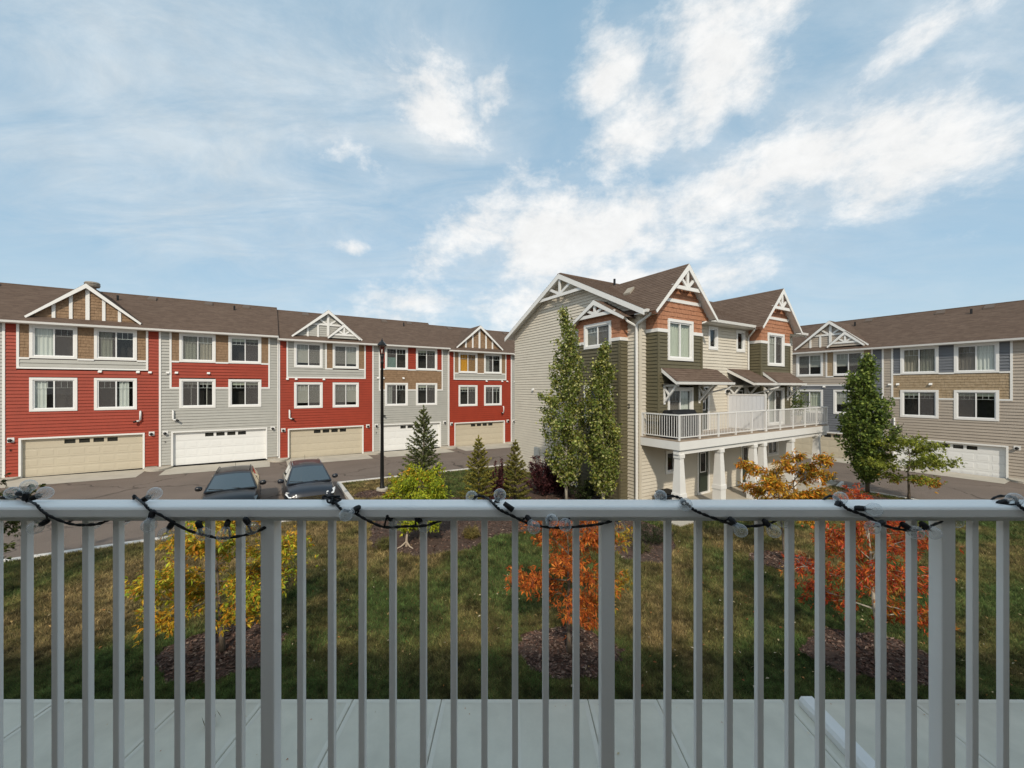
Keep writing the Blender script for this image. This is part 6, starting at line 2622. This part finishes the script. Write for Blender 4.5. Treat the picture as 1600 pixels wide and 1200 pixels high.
# ------------------------------------------------------------------ grass and fallen leaves
def lawn_field(x, y):
    """how dry (1) or green (0) the turf is at a place: patches a few metres across"""
    f = .55 * vnoise(x, y, 5, .32) + .30 * vnoise(x, y, 6, .95) + .15 * vnoise(x, y, 8, 2.7)
    g = lambda cx, cy, sx, sy: np.exp(-((x - cx) / sx) ** 2 - ((y - cy) / sy) ** 2)
    f = f + .34 * g(-6.3, 13, 2.6, 2.6) + .25 * g(7.2, 13, 2.4, 2.2) + .16 * g(5.0, 9.0, 3, 2) - .42 * g(.4, 12.3, 1.7, 1.6) + .2 * g(-6.8, 19.5, 2.5, 2.5) + .12 * g(-9.5, 11, 3, 2)
    f = f - .16 * g(0, 6.4, 30, 1.1) - .12 * g(10, 10, 3, 4)
    return np.clip((f - .30) * 2.1, 0, 1)


def grass():
    rng = np.random.default_rng(7)
    N = 900000
    # density falls with distance, so that the turf stays as thick as it looks
    Z = 6.2 * np.exp(rng.random(N) ** 1.15 * math.log(24.5 / 6.2))
    X = rng.uniform(-1.5, 1.5, N) * Z
    u, v = CT * X + ST * Z, -ST * X + CT * Z
    ok = in_poly(X, Z, lawn_pts) & (Z > 6.32 + .0106 * X)
    ok &= ~((v > 16.80) & (u < 3.3)) & ~((v > 22.25)) & (u < 25.35)
    ok &= ~((u > 12.7) & (v > 9.1) & (u < 27))
    ok &= ~((u > 12.8) & (v > 11.0))
    for B in BEDS:
        ok &= ~in_poly(X, Z, B)
    X, Z, u = X[ok], Z[ok], u[ok]
    n = len(X)
    ks = np.clip(Z / 7.5, .9, 2.6)
    h = rng.uniform(.03, .075, n) * np.clip(ks, .9, 1.5)
    w = rng.uniform(.005, .010, n) * ks
    az = rng.uniform(0, 2 * PI, n)
    lean = rng.normal(0, .6, (n, 2)) * h[:, None]
    z0 = (-0.03 - 0.01 * u) + LZ - .004
    base = np.stack([X, Z, z0], 1)
    sd = np.stack([np.cos(az), np.sin(az), np.zeros(n)], 1) * w[:, None]
    tip = base + np.concatenate([lean, h[:, None]], 1)
    V = np.empty((n * 3, 3), np.float32)
    V[0::3], V[1::3], V[2::3] = base - sd, base + sd, tip
    Fq = np.arange(n * 3, dtype=np.int32).reshape(n, 3)
    f = lawn_field(X, Z)
    dry = np.array([.43, .315, .145])
    olv = np.array([.265, .24, .085])
    grn = np.array([.125, .19, .055])
    f2 = np.clip(f + .5 * (vnoise(X, Z, 47, 1.8) - .5) + rng.normal(0, .16, n), 0, 1)[:, None]
    c = np.where(f2 > .5, olv + (dry - olv) * (f2 - .5) * 2, grn + (olv - grn) * f2 * 2)
    mott = (.45 + .65 * vnoise(X, Z, 41, 3.1) + .75 * (vnoise(X * 1.0, Z, 43, 9.0) - .5) + .45 * (vnoise(X, Z * .8, 44, 22.0) - .5))[:, None]
    c = np.clip(c * np.clip(mott, .22, 1.7) * rng.uniform(.6, 1.4, (n, 1)), .006, .8)
    arr_mesh('grass', V, Fq, BLADE, np.repeat(c, 3, axis=0), None, 'stuff')


grass()


def litter():
    rng = np.random.default_rng(17)
    P = []
    for (cx, cy, sx, sy, n) in ((-5, 8.5, 2.5, 1.6, 70), (1.5, 9.2, 3.0, 2.0, 150), (6.5, 9.2, 3.6, 2.0, 230), (9.5, 8.8, 3, 2.2, 120), (3.5, 7.0, 4, .7, 90), (-2, 9.5, 3, 2, 60), (-9, 8, 3, 1.2, 30), (8, 12, 2, 1.4, 80)):
        P.append(np.stack([rng.normal(cx, sx, n), rng.normal(cy, sy, n)], 1))
    P = np.concatenate(P)
    P = P[in_poly(P[:, 0], P[:, 1], lawn_pts) & (P[:, 1] > 6.45)]
    n = len(P)
    z = (-0.03 - 0.01 * (CT * P[:, 0] + ST * P[:, 1])) + LZ + .045
    C = np.stack([P[:, 0], P[:, 1], z], 1)
    D = rng.normal(0, 1, (n, 3)) * np.array([1, 1, .3])
    Nn = rng.normal(0, .45, (n, 3)) + np.array([0, 0, 1])
    L = rng.uniform(.035, .085, n)
    m_ = 46
    X = rng.uniform(-8.5, 8.5, m_)
    Y = 6.25 - rng.random(m_) ** 2 * 1.3
    Cw = np.stack([X, Y, (-0.03 - 0.01 * (CT * X + ST * Y)) + LZ + .048], 1)
    C = np.concatenate([C, Cw])
    D = np.concatenate([D, rng.normal(0, 1, (m_, 3)) * np.array([1, 1, .1])])
    Nn = np.concatenate([Nn, rng.normal(0, .2, (m_, 3)) + np.array([0, 0, 1])])
    L = np.concatenate([L, rng.uniform(.02, .05, m_)])
    n = len(C)
    leaf_cloud('fallen_leaves', C, D, Nn, L, L * rng.uniform(.35, .6, n), mixcol(rng, n, [(.62, .50, .28), (.55, .36, .14), (.70, .60, .42), (.48, .22, .07), (.40, .14, .05)]), LEAF, None, kind='stuff')


litter()
